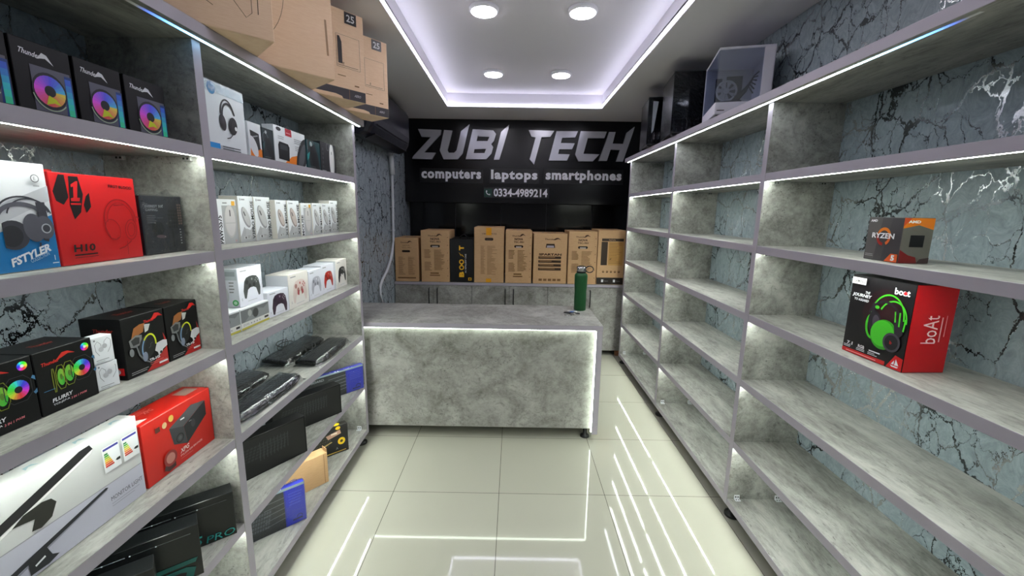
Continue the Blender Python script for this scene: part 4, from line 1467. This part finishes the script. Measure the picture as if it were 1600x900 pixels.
def boat_front(F):
    g, gd, k = ink(70, 190, 40), ink(50, 150, 30), ink(38, 34, 42)
    F.rect(.01, .01, .99, .99, ink(16, 12, 16)); F.ell(.6, .56, .34, .4, ink(34, 10, 16)); F.ell(.6, .56, .24, .3, ink(46, 12, 18))
    F.rect(0, .0, .74, .055, ink(206, 24, 28)); F.rect(.08, .02, .6, .032, ink(240, 150, 150)); F.poly([(.76, .0), (1, .0), (1, .15), (.88, .17)], RED); F.poly([(.83, .045), (.95, .045), (.93, .03), (.85, .03)], WH); F.poly([(.89, .055), (.95, .06), (.90, .13)], WH); F.poly([(.88, .06), (.88, .11), (.84, .06)], WH)
    F.arc(.66, .56, .25, .33, .1, pi + .15, .022, g, -.08); F.arc(.74, .54, .21, .28, .1, pi - .4, .022, g, -.1)
    F.arc(.62, .52, .24, .27, .5, pi - .2, .035, k, -.05)
    F.arc(.46, .42, .09, .17, 1.6, 4.8, .035, g, .1); F.ell(.50, .46, .11, .19, k, .2); F.ell(.52, .47, .06, .12, ink(74, 68, 80), .2); F.rect(.42, .56, .47, .70, k); F.ell(.50, .66, .035, .025, g)
    F.ell(.66, .36, .20, .22, gd, -.3); F.ell(.64, .37, .18, .19, g, -.3); F.poly([(.78, .56), (.90, .60), (.94, .42), (.84, .34)], k); F.ell(.80, .30, .13, .135, ink(70, 66, 76)); F.ell(.80, .30, .10, .105, ink(24, 22, 28)); F.text('b', .78, .28, .04, RED, .03)
    F.stroke([(.86, .66), (.87, .50)], .022, g); F.stroke([(.95, .60), (.94, .46)], .022, g); F.stroke([(.79, .66), (.81, .54)], .02, g)
    F.text('boat', .73, .855, .075, WH, .22, 0, 0, .03); F.ell(.885, .885, .025, None, RED)
    F.rect(.03, .89, .27, .97, ink(216, 214, 214)); F.text('GAMING', .05, .91, .035, ink(60, 60, 60), .2, 0, 0, .02)
    F.text('THE', .28, .79, .03, WH, .08, 0, .2, .03); F.text('JOURNEY', .07, .73, .05, WH, .32, 0, .2, .04); F.text('TO ASGARD', .11, .69, .03, WH, .25, 0, .2, .03)
    F.text('7.1', .11, .115, .04, WH, .1, 0, 0, .03); F.text('RGB', .31, .115, .04, WH, .11, 0, 0, .03); F.rect(.5, .12, .68, .135, WH)
    for u in (.06, .29, .49):
        F.para(u, .10, .16, 2, .018, WH, .4)


def boat_side(F):
    F.rect(0, 0, 1, 1, ink(196, 14, 24)); F.text('boAt', .66, .34, .17, ink(240, 214, 216), .32 * F.h / F.w, pi / 2 , 0, .0); F.rect(.72, .36, .75, .64, ink(230, 170, 174)); F.rect(.82, .42, .84, .66, ink(224, 140, 146))


def boat_film(o, w, d, h):
    b = MB()
    n = 14
    L = []
    for k in range(n + 1):
        z = h * k / n
        L.append((w / 2 + .001, d / 2 + .004 + .028 * abs(sin(k * 1.9)) * (.3 + k / n), z))
    for k in range(n):
        b.face([(w / 2 + .0008, d / 2, L[k][2]), L[k], L[k + 1], (w / 2 + .0008, d / 2, L[k + 1][2])], FILM)
    b.build('torn_film', o)


carton('headset_box', 'black and red headset box with green headset on the right shelf', 'product box', (1.195, 1.473), (1.206, 1.246), ZS[3], 1.382, .135, BLACKCARD, boat_front, right=boat_side, fm={'+x': mat('red_card_side', (196, 14, 24), .4)}, fin=boat_film)

# ------------------------------------------------------------------ cartons on the back cabinets
BR = ink(74, 48, 24)
BR2 = ink(128, 92, 52)


def top_seam(F):
    F.rect(0, .485, 1, .515, ink(150, 112, 66)); F.rect(.42, 0, .58, 1, ink(166, 126, 78)); F.poly([(.3, .3), (.36, .5), (.30, .7), (.26, .5)], ink(96, 66, 36)); F.poly([(.66, .3), (.72, .5), (.66, .7), (.62, .5)], ink(96, 66, 36))


def grip(F, u, v, w_, inner=None):
    a = F.w / F.h
    F.rect(u - w_ / 2, v - .045 * a * 1.0, u + w_ / 2, v + .045 * a, ink(44, 30, 18), True); F.ell(u - w_ / 2, v, .045, None, ink(44, 30, 18)); F.ell(u + w_ / 2, v, .045, None, ink(44, 30, 18))
    if inner:
        F.rect(u - w_ * .42, v - .04 * a, u + w_ * .42, v + .005 * a, inner)


def kraft_front(kind):
    def f(F):
        if kind in ('nova', 'small'):
            F.text('Thunder', .24, .885, .026, BR, .34, 0, .2, .02); F.poly([(.52, .885), (.60, .935), (.66, .94), (.76, .90), (.66, .915), (.58, .89)], BR)
        if kind == 'nova':
            F.text('NOVA', .34, .815, .045, BR, .32, 0, 0, .04); F.text('TSC-901', .31, .765, .036, BR, .38, 0, 0, .03); grip(F, .5, .70, .25, ink(190, 180, 168))
            F.para(.12, .62, .24, 7, .025, BR2); F.para(.46, .62, .38, 18, .0225, BR2, .35, .5); F.para(.12, .38, .26, 8, .022, BR2)
            F.rect(.32, .16, .62, .185, BR2); F.rect(.30, .12, .66, .14, BR2)
            for i in range(6):
                F.ell(.94, .12 + .15 * i, .015, None, BR2)
        elif kind == 'small':
            F.text('NOVA', .34, .815, .03, BR2, .3); F.text('TSC-901', .3, .765, .03, BR2, .4); grip(F, .48, .70, .26)
            F.para(.14, .56, .3, 20, .021, BR2, .3, .5); F.para(.56, .56, .3, 20, .021, BR2, .3, .5); F.rect(.1, .07, .88, .10, BR2)
        elif kind == 'tape':
            F.text('SAMA COMPUTER', .26, .875, .022, BR, .5, 0, 0, .01); F.rect(.40, .86, .58, 1, ink(232, 160, 20)); F.rect(.40, 0, .58, .075, ink(226, 160, 24)); grip(F, .5, .79, .20, ink(70, 56, 48))
            F.para(.22, .66, .16, 26, .02, ink(150, 112, 70), .3, .4); F.para(.44, .66, .34, 24, .022, ink(150, 112, 70), .3, .6)
        elif kind == 'spartan':
            F.text('Thunder', .32, .875, .03, BR, .30, 0, .2, .02); F.poly([(.58, .875), (.66, .915), (.72, .92), (.82, .88), (.72, .895), (.64, .875)], BR)
            F.poly([(.36, .72), (.64, .72), (.62, .80), (.38, .80)], ink(60, 42, 26)); F.poly([(.39, .725), (.61, .725), (.60, .765), (.40, .765)], ink(176, 170, 178))
            F.text('SPARTAN', .16, .565, .045, BR, .68, 0, 0, .05)
            for i in range(4):
                F.rect(.15, .50 - .077 * i, .83, .55 - .077 * i, ink(60, 40, 24)); F.para(.18, .525 - .077 * i, .5, 1, .03, ink(176, 132, 82))
            for i in range(5):
                F.rect(.17 + .14 * i, .055, .27 + .14 * i, .10, BR2, False)
        elif kind == 'yellow':
            F.rect(0, 0, 1, .13, ink(40, 32, 26)); F.rect(.14, .80, .94, .85, ink(56, 42, 28)); F.text('NOVA', .4, .81, .025, KRAFT, .24); F.rect(.13, .36, .36, .79, ink(56, 42, 28)); F.rect(.40, .36, .94, .79, ink(196, 150, 82)); F.para(.42, .76, .46, 14, .028, ink(120, 88, 48), .2, .4)
            F.poly([(.44, .46), (.52, .5), (.50, .47)], BR)
            for i in range(5):
                F.ell(.24 + .145 * i, .24, .04, None, BR)
                F.ell(.24 + .145 * i, .245, .02, None, ink(190, 146, 82))
            for u in (.18, .62):
                F.rect(u, .045, u + .08, .095, WH); F.text('Spec', u + .12, .05, .03, GRY, .14)
    return f


def boost_front(F):
    y = ink(250, 190, 40)
    F.rect(.01, .01, .99, .99, ink(18, 18, 20))
    a = F.h / F.w
    F.text('B', .60, .12, .17 * F.w / F.h * 1.25, y, .13 * a, pi / 2, 0, .06)
    F.text('T', .60, .82 - .08, .17 * F.w / F.h * 1.25, y, .11 * a, pi / 2, 0, .06)
    F.arc(.495, .345, .085, .085, 0, 6.3, .05, y); F.arc(.495, .475, .085, .085, 0, 6.3, .05, y); F.stroke([(.44, .37), (.55, .45)], .05, y)
    F.poly([(.62, .58), (.50, .66), (.52, .62), (.37, .70), (.48, .60), (.46, .64)], y)
    F.text('AC REPELLENT CASE', .70, .22, .032, ink(220, 220, 224), .44 * a, pi / 2, 0, .02); F.rect(.78, .045, .92, .11, y); F.rect(.81, .06, .89, .095, ink(60, 46, 14))


def boost_handle(o, w, d, h):
    b = MB(); b.tube([(-.045 + .09 * t, 0, h - .002 + .040 * sin(pi * t)) for t in [k / 10 for k in range(11)]], .006, mat('handle_black', (24, 24, 26), .3), 8); b.build('carry_handle', o)


BY = 4.545
back = [(-1.278, -1.026, 1.277, 'small', 'leftmost small kraft PC case carton on the back cabinets'),
        (-.996, -.690, 1.362, 'nova', 'kraft PC case carton left of the black BOOST carton'),
        (-.684, -.432, 1.275, 'boost', 'black carton with big yellow BOOST lettering'),
        (-.423, -.104, 1.404, 'tape', 'tallest kraft carton with orange tape on the back cabinets'),
        (-.086, .197, 1.376, 'nova', 'kraft PC case carton between the taped carton and the SPARTAN carton'),
        (.216, .576, 1.348, 'spartan', 'kraft carton with bold SPARTAN lettering'),
        (.591, .898, 1.376, 'nova', 'kraft PC case carton standing behind the green flask'),
        (.905, 1.196, 1.394, 'yellow', 'kraft carton with black base band, rightmost on the back cabinets')]
for x0, x1, zt, kind, lb in back:
    if kind == 'boost':
        carton('pc_case_carton', lb, 'carton', (x0, BY), (x1, BY), KZ, zt, .40, BLACKCARD, boost_front, group='PC case cartons on the back cabinets', fin=boost_handle)
    else:
        carton('pc_case_carton', lb, 'carton', (x0, BY), (x1, BY), KZ, zt, .42, KRAFT, kraft_front(kind), top=top_seam, group='PC case cartons on the back cabinets', bevel=.003)


# ------------------------------------------------------------------ cartons on top of the left shelves
def curve_front(F):
    d = ink(84, 58, 34)
    F.stroke([(.02, .98), (.10, .5), (.25, .30), (.5, .2), (.62, .14)], .004, d); F.stroke([(.45, .98), (.60, .52), (.74, .22), (.82, .12), (.86, .16), (.86, .3), (.80, .5), (.6, .98)], .004, d); F.stroke([(.90, .16), (.905, .36)], .006, d)


def curve_front2(F):
    d = ink(84, 58, 34)
    F.arc(.20, .62, .36, .50, -1.5, 1.5, .004, d); F.arc(.20, .62, .2, .36, -1.5, 1.5, .003, d); F.stroke([(.94, .2), (.93, .5)], .02, ink(150, 112, 72))


U0 = .58


def two_five(lit):
    def f(F):
        d = ink(48, 42, 42)
        F.rect(.0, .0, 1, .125, ink(52, 48, 52)); F.poly([(.2, .0), (.70, .0), (.68, .03), (.6, .045), (.25, .04)], KRAFTP)
        F = sub(F, U0, 0, 1, 1)
        F.rect(.47, .006, .48, .125, ink(150, 112, 70))
        F.text('AERO', .62, .05, .03, ink(170, 170, 172), .20, 0, .3, .02)
        F.rect(.42, .86, .78, .99, ink(44, 40, 42)); F.text("25", .48, .885, .08, ink(206, 206, 206), .24, 0, 0, .02)
        F.stroke([(.14, .36), (.14, .72), (.84, .72), (.84, .36)], .008, d); F.stroke([(.14, .36), (.84, .36)], .006, d); F.stroke([(.16, .38), (.78, .38)], .01, d)
        if lit:
            F.poly([(.18, .40), (.30, .40), (.30, .64), (.24, .70), (.18, .70)], d)
        F.para(.3, .41, .06, 2, .015, d); F.rect(.64, .17, .78, .185, BR2); F.para(.14, .26, .3, 1, .02, BR2)
    return f


T0 = ZS[0]
for (px, py), a, w, d, h, fr, lb in (((-.792, 1.502), 45, .43, .21, .44, curve_front, 'big plain kraft carton, nearest of those on top of the left shelves'),
                                     ((-.763, 1.906), 42, .42, .23, .45, curve_front2, 'big plain kraft carton, second on top of the left shelves'),
                                     ((-.769, 2.306), 38, .42, .17, .405, two_five(True), 'kraft carton marked 25, third on top of the left shelves'),
                                     ((-.752, 2.650), 38, .42, .17, .41, two_five(False), 'kraft carton marked 25 at the far end above the left shelves')):
    p = Vector((px, py))
    carton('pc_case_carton', lb, 'carton', p - dirv(a) * w, p, T0, T0 + h, d, KRAFTP, fr, group='PC case cartons on top of the left shelves', bevel=.003)


# ------------------------------------------------------------------ computer cases on top of the right shelves
def pc_case(label, corner, ang, w, dep, h, frame, kind):
    """corner: lower left corner seen from the aisle end; the face runs right from it, turned by ang degrees."""
    ux = Vector((cos(radians(ang)), -sin(radians(ang))))
    n = Vector((ux.y, -ux.x))
    c = Vector(corner) + ux * w / 2 - n * dep / 2
    t = thing('pc_case', label, 'computer case', (c.x, c.y, T0 + .0009), atan2(ux.y, ux.x), 'computer cases on top of the right shelves')
    hw, hd = w / 2, dep / 2
    s = .012
    b = MB()
    if kind == 'glass':
        b.box((-hw, -hd, .012), (hw, hd, .075), frame, .003)             # lower tray
        b.box((-hw, -hd, h - .012), (hw, hd, h), frame, .003)            # top panel
        b.box((hw - .055, -hd, .07), (hw, -hd + s, h - .01), frame, .002)  # rear pillar
        b.box((hw - .008, -hd, .07), (hw, hd, h - .01), frame, .002)
        b.box((-hw, hd - s, .07), (hw, hd, h - .01), mat('case_inner_white', (196, 196, 208), .5), .002)
    else:
        b.box((-hw, -hd, .012), (hw, hd, .028), frame, .002)
        b.box((-hw, -hd, h - .012), (hw, hd, h), frame, .002)
        b.box((hw - .012, -hd, .02), (hw, hd, h - .01), frame, .002)
        b.box((-hw, hd - .012, .02), (hw, hd, h - .01), frame, .002)
        b.box((-hw, -hd + .004, .02), (-hw + .012, hd, h - .01), frame, .002)
    b.build('frame', t)
    for sx in (-1, 1):
        for sy in (-1, 1):
            b = MB(); b.box((sx * (hw - .03) - .015, sy * (hd - .04) - .02, 0), (sx * (hw - .03) + .015, sy * (hd - .04) + .02, .013), BLACKPL, .002); b.build('foot', t)
    b = MB(); b.box((-hw + .002, -hd + .0005, .076 if kind == 'glass' else .03), ((hw - .057) if kind == 'glass' else hw - .002, -hd + .004, h - .014), GLASS if kind == 'glass' else mat('smoked_glass', (10, 11, 16), .06)); b.build('glass_panel', t)
    if kind == 'glass':
        b = MB(); b.box((-hw, -hd + .004, .076), (-hw + .0035, hd - .014, h - .014), GLASS); b.build('front_glass', t)
        b = MB(); b.box((-.02, hd - .018, .085), (.07, hd - .013, h - .05), mat('case_cutout', (46, 46, 54), .5)); b.box((-.08, hd - .018, .09), (-.045, hd - .013, h - .06), mat('case_cutout', (46, 46, 54), .5)); b.build('motherboard_tray', t)
        f = MB()
        fc = Vector((-hw + .075, -hd + .12, .16))
        f.tube([fc + Vector((.052 * cos(q), 0, .052 * sin(q))) for q in [2 * pi * k / 28 for k in range(29)]], .006, mat('fan_frame', (214, 214, 222), .4), 6)
        for k in range(7):
            q = 2 * pi * k / 7
            f.prism([fc + Vector((r * cos(q + e), .004 * (1 if e > .2 else -1), r * sin(q + e))) for r, e in ((.014, 0), (.047, .12), (.047, .62), (.014, .5))], (0, .002, 0), mat('fan_blade', (190, 190, 204), .3))
        f.prism([fc + Vector((.016 * cos(2 * pi * k / 16), -.006, .016 * sin(2 * pi * k / 16))) for k in range(16)], (0, .014, 0), mat('fan_blade', (190, 190, 204), .3))
        f.build('fan', t)
        f = MB()
        for k in range(6):
            f.tube([(hw - .062 - .002 * k, -hd + .04 + .008 * k, h - .12 - .02 * k), (hw - .085 - .004 * k, -hd + .035 + .006 * k, .21 - .008 * k), (hw - .12 - .005 * k, -hd + .03 + .008 * k, .13), (hw - .155, -hd + .03 + .01 * k, .086 + .003 * k)], .0038, BLACKPL, 6)
        f.tube([(hw - .155, -hd + .03, .088), (.0, -hd + .03, .082), (-hw + .06, -hd + .03, .084), (-hw + .01, -hd + .035, .079)], .004, BLACKPL, 6)
        f.build('cable_bundle', t)
        f = MB(); f.box((-.02, -hd + .03, .078), (.03, -hd + .06, .096), mat('cable_tag', (226, 226, 226), .5), .002, M=Matrix.Rotation(radians(8), 4, 'Y')); f.build('cable_tag', t)
        f = MB(); f.box((-hw + .012, -hd - .0012, .03), (-hw + .05, -hd + .0005, .034), BLACKPL); f.build('port_strip', t)
    else:
        f = MB()
        n_ = 12
        for k in range(n_):
            for j in range(3):
                x0, x1 = -hw + w * k / n_, -hw + w * (k + 1) / n_
                z0, z1 = .02 + .03 * j, .05 + .03 * j
                y = [-hd - .004 - .016 * random.random() for _ in range(4)]
                f.face([(x0, y[0], z0), (x1, y[1], z0), ((x0 + x1) / 2, y[2], z1)], FILM)
                f.face([(x1, y[1], z0), (x1 + .004, y[3], z1), ((x0 + x1) / 2, y[2], z1)], FILM)
        f.box((-hw - .006, -hd - .006, .10), (hw + .006, -hd - .0055, h + .004), FILM)
        f.build('plastic_wrap', t)
        if kind == 'stripe':
            f = MB(); f.prism([(-hw + .035, -hd - .002, h - .03), (-hw + .075, -hd - .002, h - .035), (-hw + .05, -hd - .002, .12), (-hw + .035, -hd - .002, .10)], (0, .0018, 0), mat('white_stripe', (214, 214, 222), .4)); f.build('stripe', t)
    return t


pc_case('white glass-fronted computer case on top of the right shelves', (1.092, 2.47), 14, .275, .38, .352, mat('case_white', (236, 234, 246), .35), 'glass')
pc_case('black computer case in plastic wrap behind the white glass one', (1.062, 3.05), 8, .30, .36, .408, mat('case_black', (16, 17, 22), .25), 'wrapped')
pc_case('black wrapped computer case with a pale stripe, farthest on the right shelves', (1.052, 3.56), 8, .24, .36, .372, mat('case_black', (16, 17, 22), .25), 'stripe')
